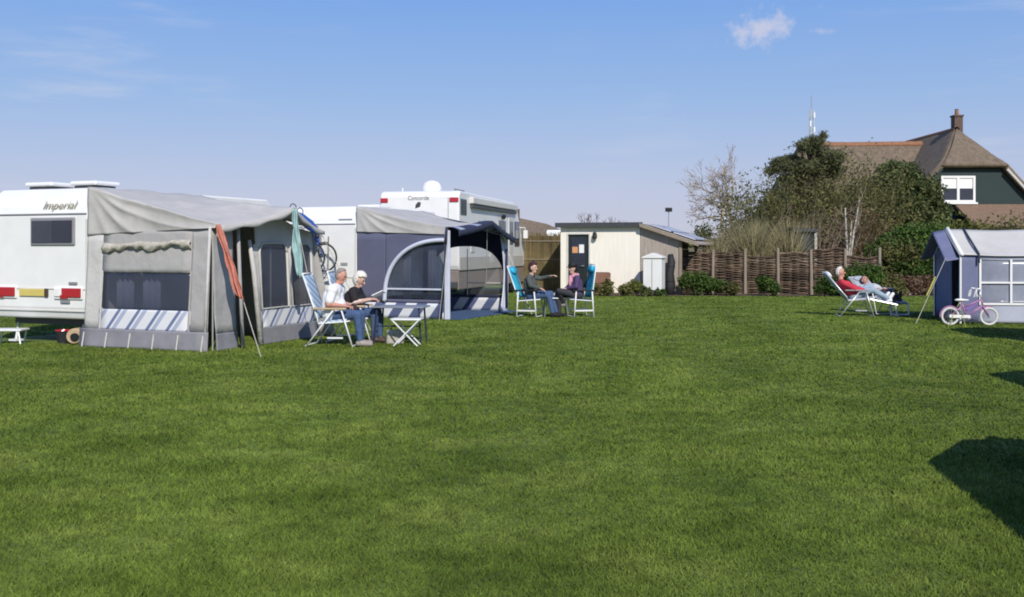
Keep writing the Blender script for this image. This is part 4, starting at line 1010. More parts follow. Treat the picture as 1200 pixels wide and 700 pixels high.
for k_ in (0, 1):
    b = MB(); b.torus(pts[0].lerp(pts[1], .2 + .75 * k_) + V((0, -.02, .14)), (1, -.9, 0), .09, .012, 18, 6); b.build('strap', M['navy'], t, smooth=True)

# ------------------------------------------------------------------ hut with lean-to
HUT = thing('hut', 'flat roofed cream hut with dark door and a lean-to carrying solar panels', 'hut', (4.5, 36, 0), -R(17))
HW, HH = 2.88, 2.42
def hwall(x0, x1, z0, z1, y0=0, y1=.12): return MB().box(x0, x1, y0, y1, z0, z1)
b = MB(); b.box(-HW, -2.62, 0, .1, 0, HH); b.box(-1.82, 0, 0, .1, 0, HH); b.box(-2.62, -1.82, 0, .1, 2.14, HH)
b.box(-HW, -HW + .1, .1, 6, 0, HH); b.box(-HW + .1, 0, 5.9, 6, 0, HH); b.build('wall', M['hutpaint'], HUT, bevel=.008)
b = MB()
for k in range(40):
    y = .10 + k * .145
    b.box(-.03 + .004 * random.random(), .012 + .01 * random.random(), y, y + .138, .02, HH)
b.build('side_wall', M['boards'], HUT)
b = MB(); b.box(-HW - .14, .10, -.16, 6.1, HH, HH + .06); b.build('roof', M['rooffelt'], HUT, bevel=.01)
b = MB(); b.box(-HW - .16, .12, -.19, -.162, HH - .05, HH + .12); b.build('fascia', M['rooffelt'], HUT, bevel=.006)
b = MB(); b.box(-2.60, -1.84, .05, .09, .05, 2.12); o = b.build('door', M['doordark'], HUT, bevel=.01)
b = MB(); b.box(-2.48, -1.96, .03, .052, .95, 2.0); b.build('pane', M['glassdark'], o)
b = MB(); b.box(-2.45, -2.25, .018, .028, 1.46, 1.68); b.build('notice', M['orange'], o)
b = MB(); b.box(-2.20, -2.02, .018, .028, 1.46, 1.76); b.build('notice', M['paper'], o)
b = MB(); b.tube([(-2.02, .03, 1.0), (-2.02, -.03, 1.0), (-2.1, -.03, 1.0)], .012); b.build('handle', M['alu'], o)
b = MB(); b.box(-2.66, -2.60, -.02, .11, 0, 2.16); b.box(-1.84, -1.78, -.02, .11, 0, 2.16); b.box(-2.6, -1.84, -.02, .11, 2.12, 2.18); b.build('door_frame', M['offwhite'], HUT, bevel=.006)
b = MB(); b.lathe([(.05, 0), (.09, .05), (.075, .2), (.03, .26)], (-1.6, -.12, 1.95), 8); b.tube([(-1.6, .0, 2.0), (-1.6, -.10, 2.2), (-1.6, -.12, 2.2)], .014); b.build('wall_lamp', M['black'], HUT)
# lean-to
LX, LZ0, LZ1 = 1.95, 2.44, 1.78
lz = lambda x: LZ0 + (LZ1 - LZ0) * x / LX
b = MB(); b.prism([(.02, -.25, lz(.02)), (LX + .1, -.25, lz(LX + .1)), (LX + .1, -.25, lz(LX + .1) + .05), (.02, -.25, lz(.02) + .05)], (0, 6.1, 0)); b.build('lean_to_roof', M['boards'], HUT)
b = MB(); b.prism([(.02, -.28, lz(.02) - .05), (LX + .12, -.28, lz(LX + .12) - .05), (LX + .12, -.28, lz(LX + .12) + .07), (.02, -.28, lz(.02) + .07)], (0, .028, 0)); b.build('barge_board', M['post'], HUT)
for k in range(10):
    b = MB() if k == 0 else b; x0 = .02 + k * .135
    b.prism([(x0, 0, .03), (x0 + .13, 0, .03), (x0 + .13, 0, lz(x0 + .13) - .01), (x0, 0, lz(x0) - .01)], (0, .022 + .006 * (k % 2), 0))
b.build('front_boards', M['boards'], HUT)
ang = math.atan2(LZ1 - LZ0, LX)
for i in range(2):
    for j in range(4):
        m4 = Matrix.Translation(V((.18 + i * .86, .9 + j * 1.22, lz(.18 + i * .86) + .09))) @ Matrix.Rotation(-ang, 4, 'Y')
        b = MB(); b.box(0, .82, 0, 1.17, 0, .035, m4); o = b.build('solar_panel', M['solar'], HUT)
        b = MB()
        for a_, c_ in (((0, -.005, 0), (.82, .012, .04)), ((0, 1.158, 0), (.82, 1.175, .04)), ((.0, .012, 0), (.012, 1.158, .04)), ((.808, .012, 0), (.82, 1.158, .04))):
            b.box(a_[0], c_[0], a_[1], c_[1], a_[2] + .002, c_[2], m4)
        b.build('panel_frame', M['alu'], o)
for x, y in ((1.42, 0), (1.85, 5.5), (1.62, 2.7)):
    b = MB(); b.box(x - .05, x + .05, y - .05, y + .05, 0, lz(x) - .003); b.build('lean_to_post', M['post'], HUT, bevel=.008)
b = MB()
for k in range(9): b.box(.06, .95, 5.75, 5.78, .05 + k * .22, .26 + k * .22)
b.build('back_boards', M['boards'], HUT)

t = thing('planter_box', 'brown wooden planter box against the front of the cream hut', 'planter', (3.05, 35.95, 0), -R(17))
b = MB()
for k in range(4): b.box(-.38, .38, -.2, .2, .02 + k * .19, .195 + k * .19)
b.build('boards', M['brick'], t, bevel=.008)
b = MB(); b.box(-.34, .34, -.16, .16, .76, .785); b.build('soil', M['soil'], t)

t = thing('cabinet', 'white outdoor cabinet with a pitched lid beside the hut corner', 'cabinet', (4.85, 34.95, 0), R(-22))
b = MB(); b.box(-.32, .32, -.26, .26, .20, 1.28); b.build('cupboard', M['white'], t, bevel=.015)
b = MB(); b.prism([(-.36, -.3, 1.285), (.36, -.3, 1.285), (.36, -.3, 1.33), (0, -.3, 1.47), (-.36, -.3, 1.33)], (0, .6, 0)); b.build('lid', M['white'], t, bevel=.012)
b = MB(); b.box(-.02, .0, -.268, -.262, .26, 1.24); b.build('door_seam', M['grey'], t)
for x in (-.24, .24):
    b = MB(); b.box(x - .08, x + .08, -.2, .2, 0, .2); b.build('foot', M['stone'], t, bevel=.01)
b = MB(); P_ = [(0, 0, 0), (.02, 0, .35), (-.02, .02, .75), (.03, 0, 1.15), (-.01, .02, 1.42)]
b.tube(P_, [.15, .17, .15, .14, .09], 12); b.torus((0, 0, .5), (0, 0, 1), .165, .012); b.torus((.01, .01, 1.0), (0, 0, 1), .15, .012)
o = b.build('rolled_tarpaulin', M['dark'], smooth=True); o.location = (5.42, 35.2, 0); o.rotation_euler = (R(-3), R(2), 0); tag(o, 'dark rolled tarpaulin standing upright beside the white cabinet', 'tarpaulin')
t = thing('aerial_pole', 'thin pole with a small dark sensor box behind the hut', 'pole', (7.65, 50, 0))
b = MB(); b.tube([(0, 0, 0), (0, 0, 3.45)], .025); b.build('pole', M['mast'], t)
b = MB(); b.box(-.16, .16, -.1, .1, 3.42, 3.62); b.build('sensor_box', M['black'], t, bevel=.02)

# ------------------------------------------------------------------ wattle fence and reed screen
F = thing('wattle_fence', 'dark woven willow fence on grey posts along the back of the field', 'fence')
fa_, fb_ = V((5.95, 36.2, 0)), V((12.55, 35.0, 0)); nfe = 6
for i in range(nfe + 1):
    p = fa_.lerp(fb_, i / nfe); hgt = 1.68 + .1 * random.uniform(-1, 1)
    b = MB(); b.tube([p + V((0, -.02, 0)), p + V((.02 * random.uniform(-1, 1), -.02, hgt))], [.06, .05], 8); b.build('post', M['post'], F, smooth=False)
    if i == nfe: break
    q = fa_.lerp(fb_, (i + 1) / nfe); b = MB(); tp = 1.5 + .08 * math.sin(i * 2.1); z = .04; row = 0
    while z < tp + .06 * random.uniform(-1, 1):
        pts = []
        zz = z + .012 * random.uniform(-1, 1)
        for k in range(9):
            u = -.01 + 1.02 * k / 8
            pts.append(p.lerp(q, u) + V((0, .05 + .045 * math.cos(math.pi * k / 2 * 1.0 + (row % 2) * math.pi), zz + .07 * noise.noise(V((i + u * 2, z * 2, 4))) - .04 * math.sin(math.pi * u) * (z / tp) * ((i % 3) - .6))))
        b.tube(pts, .018 + .014 * random.random(), 5, True); z += .043; row += 1
    for k in range(3):
        c = p.lerp(q, .25 + .25 * k); b.tube([c + V((0, .05, 0)), c + V((.01, .05, tp + .08))], .018, 5)
    b.build('woven_panel', M['willow'], F)
# brushwood heap leaning on the right end
t = thing('reed_screen', 'tall brown reed screen between the motorhome and the cream hut', 'fence', (.35, 39.2, 0), R(-6))
b = MB()
for k in range(200):
    x = k * .0082 + .01 * random.random(); h_ = 2.15 + .12 * random.uniform(-1, 1)
    b.tube([(x, .02 * random.uniform(-1, 1), 0), (x + .02 * random.uniform(-1, 1), .03 * random.uniform(-1, 1), h_)], .011, 4)
b.build('reeds', M['reedmat'], t)
b = MB(); b.box(-.01, 1.66, .035, .05, 0, 2.1); b.build('backing', M['brick'], t)
for z in (.5, 1.2, 1.9):
    b = MB(); b.tube([(-.02, -.035, z), (1.64, -.035, z)], .018, 6); b.build('rail', M['post'], t)

# ------------------------------------------------------------------ vegetation
def leafcloud(blobs, size, shape=1.0, droop=0, k=4):
    """blobs: (cx,cy,cz, rx,ry,rz, n): leaf faces through the volume, denser near the surface"""
    out = []
    for cx, cy, cz, rx, ry, rz, n in blobs:
        u = RNG.normal(size=(n, 3)); u /= np.linalg.norm(u, axis=1)[:, None]
        rad = RNG.random(n) ** .42
        # lumpy outline
        lump = 1 + .22 * np.sin(u[:, 0] * 5 + cx * 3) * np.sin(u[:, 2] * 6 + cy) + .16 * np.sin(u[:, 1] * 9 + u[:, 2] * 7 + cz)
        p = np.array([cx, cy, cz]) + u * (rad * lump)[:, None] * np.array([rx, ry, rz])
        a = RNG.normal(size=(n, 3)); a /= np.linalg.norm(a, axis=1)[:, None]
        b = np.cross(a, RNG.normal(size=(n, 3))); b /= np.linalg.norm(b, axis=1)[:, None]
        s = size * (.6 + .8 * RNG.random(n))[:, None]
        a = a * s; b = b * s * .55 * shape
        out.append(np.stack([p - a, p + b, p + a, p - b], 1).reshape(-1, 3))
    v = np.concatenate(out); v[:, 2] = np.maximum(v[:, 2], .01); return v
def limb(b, p, d, ln, r, depth, spread=.6, n=(2, 3), up=.15, seg=3, minr=.006, ends=None, kink=.25, decay=.72):
    p = V(p); d = V(d).normalized(); pts = [p]; rs = [r]
    for i in range(seg):
        d = (d + V((random.gauss(0, kink), random.gauss(0, kink), random.gauss(0, kink) + up * .3))).normalized(); p = p + d * ln / seg; pts.append(p); rs.append(max(minr, r * (1 - .35 * (i + 1) / seg)))
    b.tube(pts, rs, 6 if r > .03 else 4, depth == 0)
    if depth == 0:
        if ends is not None: ends.append(p)
        return
    for k in range(random.randint(*n)):
        dd = (d + V((random.gauss(0, spread), random.gauss(0, spread), random.gauss(0, spread * .7) + up))).normalized()
        q = pts[-1] if k < 2 else pts[-2]
        limb(b, q, dd, ln * random.uniform(decay - .1, decay + .08), max(minr, rs[-1] * .72), depth - 1, spread, n, up, seg, minr, ends, kink, decay)

def shrub(name, label, loc, blobs, lm, size, stems=10, sm='bark', group=None, cat='bush', shape=1.0):
    t = thing(name, label, cat, loc, 0, group)
    v = leafcloud(blobs, size, shape); npmesh('foliage', v, 4, lm, t)
    b = MB(); zt = max(bl_[2] for bl_ in blobs); xr = max(abs(bl_[0]) + bl_[3] * .5 for bl_ in blobs)
    for k in range(stems):
        e = random.choice(blobs); tip = V((e[0] + random.uniform(-.6, .6) * e[3], e[1] + random.uniform(-.6, .6) * e[4], e[2] + random.uniform(-.2, .7) * e[5]))
        s0 = V((random.uniform(-.15, .15), random.uniform(-.12, .12), 0)); m_ = s0.lerp(tip, .5) + V((0, 0, .15 * tip.z)); b.tube([s0, m_, tip], [.022, .015, .006], 4)
    b.build('stems', M[sm] if isinstance(sm, str) else sm, t); return t

def twiggy(name, label, loc, W_, D_, H_, n, lm, nl, group=None, sm=None, lsize=.06, cat='shrub'):
    t = thing(name, label, cat, loc, 0, group); b = MB(); tips = []
    for k in range(n):
        x = random.gauss(0, W_ * .22); y = random.gauss(0, D_ * .22); out = V((x / W_ * 1.5, y / D_ * 1.2, 1)).normalized()
        h = H_ * random.uniform(.6, 1.02) * (1 - .35 * (x / W_) ** 2 * 4 * .5)
        pts = [V((x * .5, y * .5, 0))]; d = out.copy()
        for s_ in range(5):
            d = (d + V((random.gauss(0, .13), random.gauss(0, .13), .05))).normalized(); pts.append(pts[-1] + d * h / 5)
        b.tube(pts, [.016, .013, .011, .009, .006, .004], 4)
        for s_ in range(4):
            i = random.randint(2, 5); q = pts[i]; e = (d + V((random.gauss(0, .5), random.gauss(0, .5), random.gauss(.1, .3)))).normalized()
            q2 = q + e * h * random.uniform(.12, .25); b.tube([q, q2], [.007, .003], 3); tips += [q2, q.lerp(q2, .6)]
        tips += pts[2:]
    b.build('stems', sm or M['twig'], t)
    if nl:
        T = np.array([tuple(p) for p in tips]); idx = RNG.integers(0, len(T), nl); p = T[idx] + RNG.normal(size=(nl, 3)) * .13
        p[:, 2] = np.maximum(p[:, 2], .05)
        a = RNG.normal(size=(nl, 3)); a /= np.linalg.norm(a, axis=1)[:, None]; c = np.cross(a, RNG.normal(size=(nl, 3))); c /= np.linalg.norm(c, axis=1)[:, None]
        s_ = lsize * (.6 + .8 * RNG.random(nl))[:, None]
        npmesh('foliage', np.stack([p - a * s_, p + c * s_ * .5, p + a * s_, p - c * s_ * .5], 1).reshape(-1, 3), 4, lm, t)
    return t
def at(px, d): return ((px - 600) / 1200 * d, d, 0)
def zz(py, d): return EYE - (py - 292) / 1200 * d

# bare pale tree with two leaning trunks
d = 45; t = thing('bare_tree', 'pale leafless tree with two leaning trunks above the fence', 'tree', at(852, d))
b = MB(); tw = MB(); random.seed(21)
def fork(base, top, d0, r):
    pts = [V(base), V(base).lerp(V(top), .45) + V((.12, 0, 0)), V(top)]; b.tube(pts, [r, r * .85, r * .6], 8)
    for k in range(6):
        limb(tw, V(base).lerp(V(top), .75 + .05 * k), V(d0) + V((random.gauss(0, .5), random.gauss(0, .5), random.gauss(.15, .3))), random.uniform(.6, 1.0), .04, 4, .55, (2, 4), .04, 2, .0085, None, .2, .74)
fork((-.75, 0, 0), (-.15, .1, 4.0), (-.8, 0, .6), .13); fork((.85, .2, 0), (.05, .1, 3.9), (-.5, 0, .9), .12)
limb(tw, (.25, .1, 3.6), (.15, 0, 1), 1.0, .05, 4, .4, (2, 3), .2, 3, .007, None, .2, .74)
b.build('trunk', M['palebark'], t, smooth=True); tw.build('crown', M['palebark'], t); t.scale = (.86, .86, .95)

# tall dry reeds behind the fence
n = 6500; x = RNG.normal(size=n); px_ = 838 + RNG.random(n) * 92; dd = 37.6 + RNG.random(n) * 2.6
X = (px_ - 600) / 1200 * dd; h = (1.65 + .9 * RNG.random(n)) * (.8 + .3 * np.sin(px_ * .13)) * np.where(px_ > 860, 1.05, .9)
P = np.stack([X, dd, np.zeros(n)], 1); a = RNG.random(n) * 6.28; wv = np.stack([np.cos(a) * .012, np.sin(a) * .012, np.zeros(n)], 1)
ln_ = RNG.normal(size=(n, 2)) * .22; mid = P + np.stack([ln_[:, 0] * .3 * h, ln_[:, 1] * .3 * h, h * .6], 1); T = P + np.stack([ln_[:, 0] * h, ln_[:, 1] * h, h], 1)
o = npmesh('dry_reeds', np.concatenate([np.stack([P - wv, P + wv, mid + wv, mid - wv], 1).reshape(-1, 3), np.stack([mid - wv, mid + wv, T + wv * .2, T - wv * .2], 1).reshape(-1, 3)]), 4, LF['straw'])
o['kind'] = 'stuff'; tag(o, 'tall straw coloured dry reeds growing behind the woven fence', 'reeds')

random.seed(5)
GS = 'twiggy shrubs behind the fence'
twiggy('willow_shrub', 'olive twiggy shrub rising behind the dry reeds', at(893, 41), 2.4, 2, 3.9, 160, LF['olive'], 6000, GS)
twiggy('willow_shrub', 'dense olive brown shrub directly below the pine', at(925, 42), 2.8, 2, 4.3, 190, LF['olive'], 13000, GS)
twiggy('willow_shrub', 'brown twiggy shrub right of the pine, below the thatched ridge', at(968, 42.5), 3.0, 2, 5.1, 230, LF['olive'], 13500, GS)
twiggy('willow_shrub', 'dense olive shrub filling the gap left of the evergreen tree', at(1003, 43.5), 2.6, 2, 4.6, 190, LF['olive'], 13000, GS)
twiggy('willow_shrub', 'grey leafless shrub beside the dark shed', at(955, 40.2), 1.6, 1.4, 3.3, 110, LF['brown'], 300, GS, sm=M['palebark'])
twiggy('willow_shrub', 'brown shrub around the pale birch stems', at(1000, 40.5), 2.4, 1.6, 3.0, 150, LF['brown'], 3500, GS)
twiggy('willow_shrub', 'small bare shrub at the left end of the fence beside the lean-to', at(846, 41), 1.4, 1.4, 2.3, 70, LF['straw'], 700, GS, sm=LF['straw'])
# pine
d = 42.3; t = thing('pine_tree', 'dark pine with flat layered crown left of the thatched house', 'tree', at(948, d)); random.seed(11)
b = MB(); b.tube([(0, 0, 0), (.1, 0, 2.5), (.0, .1, 4.6), (.15, 0, 6.2)], [.17, .14, .11, .05], 8)
bl_ = []
for cx, cz, rx, rz, n in ((-1.65, 5.2, .38, .17, 1000), (-1.35, 5.6, .4, .17, 1000), (-1.15, 5.35, .42, .2, 1300), (-.75, 5.7, .5, .22, 1700), (-.25, 6.2, .5, .26, 1900), (.1, 6.45, .45, .22, 1500), (.55, 6.1, .55, .25, 1900), (.95, 5.75, .55, .28, 1900), (-.3, 5.4, .6, .25, 1700), (.45, 5.35, .65, .3, 2000), (-1.0, 4.8, .35, .18, 800), (1.2, 5.2, .5, .3, 1500), (-.1, 4.8, .7, .35, 1800)):
    y = random.uniform(-.6, .6); bl_.append((cx, y, cz, rx * 1.05, rx, rz * 1.25, int(n * .62))); bl_.append((cx + random.uniform(-.4, .4), y, cz + random.uniform(-.25, .25), rx * .5, rx * .5, rz, n // 5)); b.tube([(.05, 0, cz - .6), (cx * .5, y * .5, cz - .35), (cx, y, cz - .05)], [.06, .045, .02], 5)
b.build('trunk', M['bark'], t, smooth=True); npmesh('crown', leafcloud(bl_, .085, .35), 4, LF['pine'], t); t.scale = (.92, .92, .93)
# dense evergreen
d = 45; t = thing('evergreen_tree', 'broad dark evergreen tree in front of the thatched house', 'tree', at(1055, d)); random.seed(3)
b = MB(); b.tube([(0, 0, 0), (.1, 0, 2), (0, .1, 4)], [.2, .16, .09], 8); bl_ = []
for cx, cz, r_ in ((0, 4.4, 1.0), (-.9, 4.1, .85), (.95, 4.05, .9), (-1.35, 3.3, .8), (1.5, 3.2, .85), (0, 3.2, 1.2), (-.6, 4.9, .65), (.45, 5.0, .6), (-.7, 2.4, 1.0), (.8, 2.3, 1.1), (1.35, 2.4, .9), (-1.5, 2.3, .8), (-1.75, 3.9, .6)):
    y = random.uniform(-.7, .7); bl_.append((cx, y, cz, r_, r_, r_ * .82, int(3600 * r_ * r_))); b.tube([(.05, 0, cz * .5), (cx * .6, y * .6, cz * .85), (cx, y, cz)], [.07, .05, .02], 5)
b.build('trunk', M['bark'], t, smooth=True); npmesh('crown', leafcloud(bl_, .075, .9), 4, LF['evergreen'], t)
# birch saplings
t = thing('birch_tree', 'slender pale birch stems rising from the brown shrubs', 'tree', at(993, 39.5)); random.seed(8)
b = MB(); tw = MB()
for x1, z1, lean_ in ((.5, 3.5, .1), (-.05, 3.2, 0), (.2, 2.7, .2)):
    b.tube([(0, 0, 0), (x1 * .35, 0, z1 * .5), (x1, .1, z1)], [.055, .045, .02], 6)
    for k in range(5): limb(tw, V((x1 * .35, 0, z1 * .5)).lerp(V((x1, .1, z1)), k / 5), (random.gauss(.1, .5), random.gauss(0, .5), .8), .5, .014, 2, .5, (2, 3), .1, 2, .005)
b.build('trunk', M['birch'], t, smooth=True); tw.build('crown', M['palebark'], t)
# green shrubs right of the fence, up to the tent
random.seed(4)
GB = 'green bushes at the end of the fence'
def bushb(w_, h_, n, dp=.8): 
    out = []
    for k in range(7):
        cx = random.uniform(-.5, .5) * w_; cz = h_ * random.uniform(.25, .72); r_ = min(w_, h_) * random.uniform(.22, .36)
        out.append((cx, random.uniform(-.4, .4) * dp, cz, r_, r_, r_ * 1.0, n // 7))
    return out
shrub('leafy_shrub', 'tall bright green shrub below the evergreen tree', at(1066, 36.6), bushb(2.0, 3.1, 14000), LF['green'], .06, 26, 'palebark', GB)
shrub('leafy_shrub', 'dark green shrub beside the birch stems', at(1038, 36.5), bushb(1.8, 2.7, 11000), LF['olive'], .055, 26, 'palebark', GB)
shrub('leafy_shrub', 'green shrub directly left of the blue tent', at(1092, 36.4), bushb(1.7, 2.9, 11000), LF['green'], .06, 20, 'palebark', GB)
shrub('yellow_shrub', 'yellow green shrub below the window of the thatched house', at(1126, 42), bushb(2.6, 3.5, 11000), LF['yellow'], .06, 16, 'bark')
shrub('leafy_shrub', 'tall dark shrub behind the tent at the right edge', at(1172, 41), bushb(2.8, 3.1, 9000), LF['olive'], .06, 16, 'bark', GB)
shrub('leafy_shrub', 'shrub in front of the evergreen, left of its trunk', at(1018, 42.6), bushb(2.4, 4.0, 9000), LF['evergreen'], .065, 16, 'bark', GB)
shrub('brown_shrub', 'dead brown brushwood at the foot of the green shrubs', at(1062, 35.2), [(x_, 0, .35, .55, .4, .38, 700) for x_ in (-.9, -.3, .3, .9)], LF['brown'], .05, 40, 'palebark')
# low bushes at the foot of the fence and hut
GL = 'low bushes along the foot of the fence'
for px_, d_, w_, h_, n, lab, lm in (
        (818, 34.9, .95, .85, 4200, 'low green bush beside the lean-to post', 'green'), (838, 35.1, .6, .72, 2000, 'low green bush left of the second fence post', 'green'), (857, 34.8, .5, .55, 1500, 'smallest low bush by the fence, next to a grey post', 'olive'),
        (897, 34.7, .62, .82, 2400, 'round green bush in the middle of the fence', 'green'), (966, 34.4, .7, .72, 2200, 'green bush behind the pillow of the sunbather in red', 'green'), (1010, 34.3, 1.3, 1.12, 5600, 'broad bright green bush behind the sunbathers', 'green'),
        (1040, 34.6, .9, .9, 3000, 'dark green bush right of the sunbathers', 'olive')):
    shrub('low_bush', lab, at(px_, d_), bushb(w_, h_, n, .35), LF[lm], .045, 8, 'bark', GL)
GH = 'low plants in front of the hut'
for px_, d_, w_, h_, n, lab, lm in ((700, 34.9, .6, .5, 1300, 'low olive plant in front of the planter box', 'olive'), (726, 34.8, .9, .62, 2600, 'olive bush below the cream wall of the hut', 'olive'), (745, 34.9, .6, .55, 1500, 'small yellow green bush near the hut corner', 'yellow'), (757, 34.3, .38, .42, 900, 'round dark plant in front of the white cabinet', 'evergreen'), (690, 34.6, .3, .3, 500, 'tiny plant at the foot of the hut door', 'olive'), (776, 34.5, .3, .28, 500, 'tiny green tuft at the foot of the white cabinet', 'green')):
    shrub('low_plant', lab, at(px_, d_), bushb(w_, h_, n, .25), LF[lm], .04, 6, 'bark', GH)
# far bare trees on the skyline
random.seed(17)
for px_, h_, lab in ((692, 5.0, 'tallest bare twig tree on the skyline above the hut'), (712, 4.2, 'slender bare tree far behind the hut roof'), (721, 4.6, 'bare tree far behind the hut, with a thin forked top'), (739, 3.9, 'lowest bare tree on the far skyline over the hut')):
    t = thing('far_bare_tree', lab, 'tree', at(px_, 105), 0, 'far bare trees on the skyline'); b = MB()
    b.tube([(0, 0, 0), (.05, 0, h_ * .5)], [.12, .08], 6); b.build('trunk', M['bark'], t); tw = MB()
    for k in range(4): limb(tw, (.05, 0, h_ * .45), (random.gauss(0, .25), random.gauss(0, .25), 1), h_ * .24, .05, 3, .35, (2, 3), .3, 2, .02)
    tw.build('crown', M['bark'], t)
for px_, d_, w_, h_, lab in ((868, 78, 5, 3.4, 'dark far bush on the dune left of the bare tree'), (815, 80, 3, 3.9, 'small dark bush on the dune behind the solar roof')):
    shrub('dune_bush', lab, at(px_, d_), bushb(w_, h_ + .6, 2600, 2), LF['evergreen'], .12, 8)
t = thing('garden_shed', 'small dark shed with a pale corner post behind the fence', 'shed', at(943, 38.6), R(4))
b = MB(); b.box(-.42, .36, 0, 1.2, 0, 2.25); b.build('wall', M['doordark'], t); b = MB(); b.prism([(-.5, -.12, 2.25), (.45, -.12, 2.25), (.45, -.12, 2.36), (-.5, -.12, 2.42)], (0, 1.4, 0)); b.build('roof', M['rooffelt'], t)
b = MB(); b.box(.363, .46, -.05, .06, 0, 2.24); b.build('corner_post', M['birch'], t); b = MB(); b.box(-.2, .2, -.02, -.003, 1.6, 2.1); b.build('window', M['glassdark'], t)

# ------------------------------------------------------------------ houses
HS = thing('thatched_house', 'big thatched house with brick chimney and dark green gable behind the trees', 'house')
X0, Y0 = 24.85, 55.0
ez, pz, yr = 6.05, 8.25, 57.3
b = MB()
def wing_side(s_):
    def fn(u, v):   # v down the slope, u along the ridge (front to back)
        y = Y0 + .0 + u * 12
        x = X0 + s_ * (5.4 * v); z = pz - 5.9 * v + .55 * math.sin(math.pi * min(1, v * 1.2)) * -.55
        # half hip: cut the front back above the eave
        if z > ez: y = max(y, Y0 + (z - ez) / (pz - ez) * (yr - Y0))
        return V((x, y, z + .03 * noise.noise(V((x, y, z)) * 1.3)))
    return fn
b.grid(wing_side(1), 24, 28); b.grid(wing_side(-1), 24, 28)
hx = lambda z: next(v_ for v_ in [k / 400 for k in range(401)] if pz - 5.9 * v_ - .3025 * math.sin(math.pi * min(1, v_ * 1.2)) <= z) * 5.4
def hip(u, v):
    z = ez + (pz - ez) * v - .0; wx = hx(z) + .02 if v < 1 else .02
    return V((X0 + wx * (2 * u - 1), Y0 + (yr - Y0) * v - .12 * math.sin(math.pi * v) - .02, z - .1 * math.sin(math.pi * v)))
b.grid(hip, 16, 14)
b.build('wing_roof', M['thatch'], HS, smooth=True, solid=.22)
b = MB(); b.tube([(X0, yr - .1, pz + .02), (X0, yr + 9, pz + .02)], .16, 8); b.build('ridge_tiles', M['ridge'], HS)
# gable wall under the half hip
b = MB(); b.prism([(X0 - hx(2.6) + .35, Y0 + .35, .0), (X0 + hx(2.6) - .35, Y0 + .35, 0), (X0 + hx(2.8) - .35, Y0 + .35, 2.55), (X0 + hx(6.0) - .3, Y0 + .35, 5.95), (X0 - hx(6.0) + .3, Y0 + .35, 5.95), (X0 - hx(2.8) + .35, Y0 + .35, 2.55)], (0, .3, 0)); b.build('gable_wall', M['housewall'], HS)
for s_ in (1, -1):
    b = MB(); b.tube([(X0 + s_ * (hx(z_) - .02), Y0 - .02, z_ - .16) for z_ in (6.05, 5, 4, 3, 2.5)], .07, 6); b.build('barge_board', M['offwhite'] if s_ > 0 else M['housewall'], HS)
# window
wx0, wx1, wz0, wz1 = 23.15, 25.0, 4.12, 5.55
b = MB(); yy = Y0 + .28
for a_ in ((wx0, wx1, wz0, wz0 + .12), (wx0, wx1, wz1 - .12, wz1), (wx0, wx0 + .12, wz0 + .12, wz1 - .12), (wx1 - .12, wx1, wz0 + .12, wz1 - .12), ((wx0 + wx1) / 2 - .07, (wx0 + wx1) / 2 + .07, wz0 + .12, wz1 - .12)):
    b.box(a_[0], a_[1], yy - .05, yy + .06, a_[2], a_[3])
o = b.build('window', M['white'], HS)
b = MB(); b.box(wx0 + .12, wx1 - .12, yy + .02, yy + .05, wz0 + .12, wz1 - .12); b.build('pane', M['glassdark'], o)
b = MB(); b.box(wx0 + .14, (wx0 + wx1) / 2 - .08, yy + .0, yy + .015, wz0 + .75, wz1 - .13); b.box((wx0 + wx1) / 2 + .08, wx1 - .14, yy + .0, yy + .015, wz0 + .75, wz1 - .13); b.build('blind', M['paper'], o)
b = MB(); b.box(wx0 - .1, wx1 + .1, yy - .12, yy + .02, wz0 - .1, wz0 - .003); b.build('sill', M['white'], o)
# lower pent roof under the gable window
b = MB(); b.quad((23.9, Y0 - 2.3, 2.7), (29.2, Y0 - 2.3, 2.7), (29.2, Y0 + .3, 3.95), (23.9, Y0 + .3, 3.95), 20, 8, .03); b.build('porch_roof', M['tiles'], HS, solid=.15)
b = MB(); b.box(23.5, 28.4, Y0 - 2.0, Y0 + .25, 0, 2.6); b.build('porch_wall', M['chimney'], HS)
# chimney
b = MB(); b.box(X0 - .12, X0 + .34, yr - .1, yr + .4, pz - .6, 9.0); b.box(X0 - .16, X0 + .38, yr - .15, yr + .45, 9.003, 9.1); ch = b.build('chimney', M['chimney'], HS)
b = MB(); b.lathe([(.12, 0), (.10, .3), (.12, .34)], (X0 + .1, yr + .15, 9.1), 10); b.build('chimney_pot', M['ridge'], ch)
# main range
mz, my = 7.75, 61.0
def mainroof(s_):
    def fn(u, v):
        x = 17.2 + u * 7.4 - .3 * v * (1 - u); y = my + s_ * 5.2 * v; z = mz - 5.2 * v - .25 * math.sin(math.pi * v)
        return V((x, y, z + .03 * noise.noise(V((x, y, z)) * 1.3)))
    return fn
b = MB(); b.grid(mainroof(-1), 24, 16); b.grid(mainroof(1), 24, 8); b.grid(lambda u, v: V((17.2 - 2.2 * v, my + (2 * u - 1) * 5.2 * v, mz - 5.2 * v)), 12, 12); b.build('main_roof', M['thatch'], HS, smooth=True, solid=.25)
b = MB(); b.tube([(17.0, my, mz + .04), (20, my, mz), (24.4, my, mz + .06)], .22, 8); b.build('ridge_tiles', M['ridge'], HS)
b = MB(); b.box(15.6, 26.5, my - 4.6, my + 4.6, 0, 2.6); b.build('wall', M['chimney'], HS)

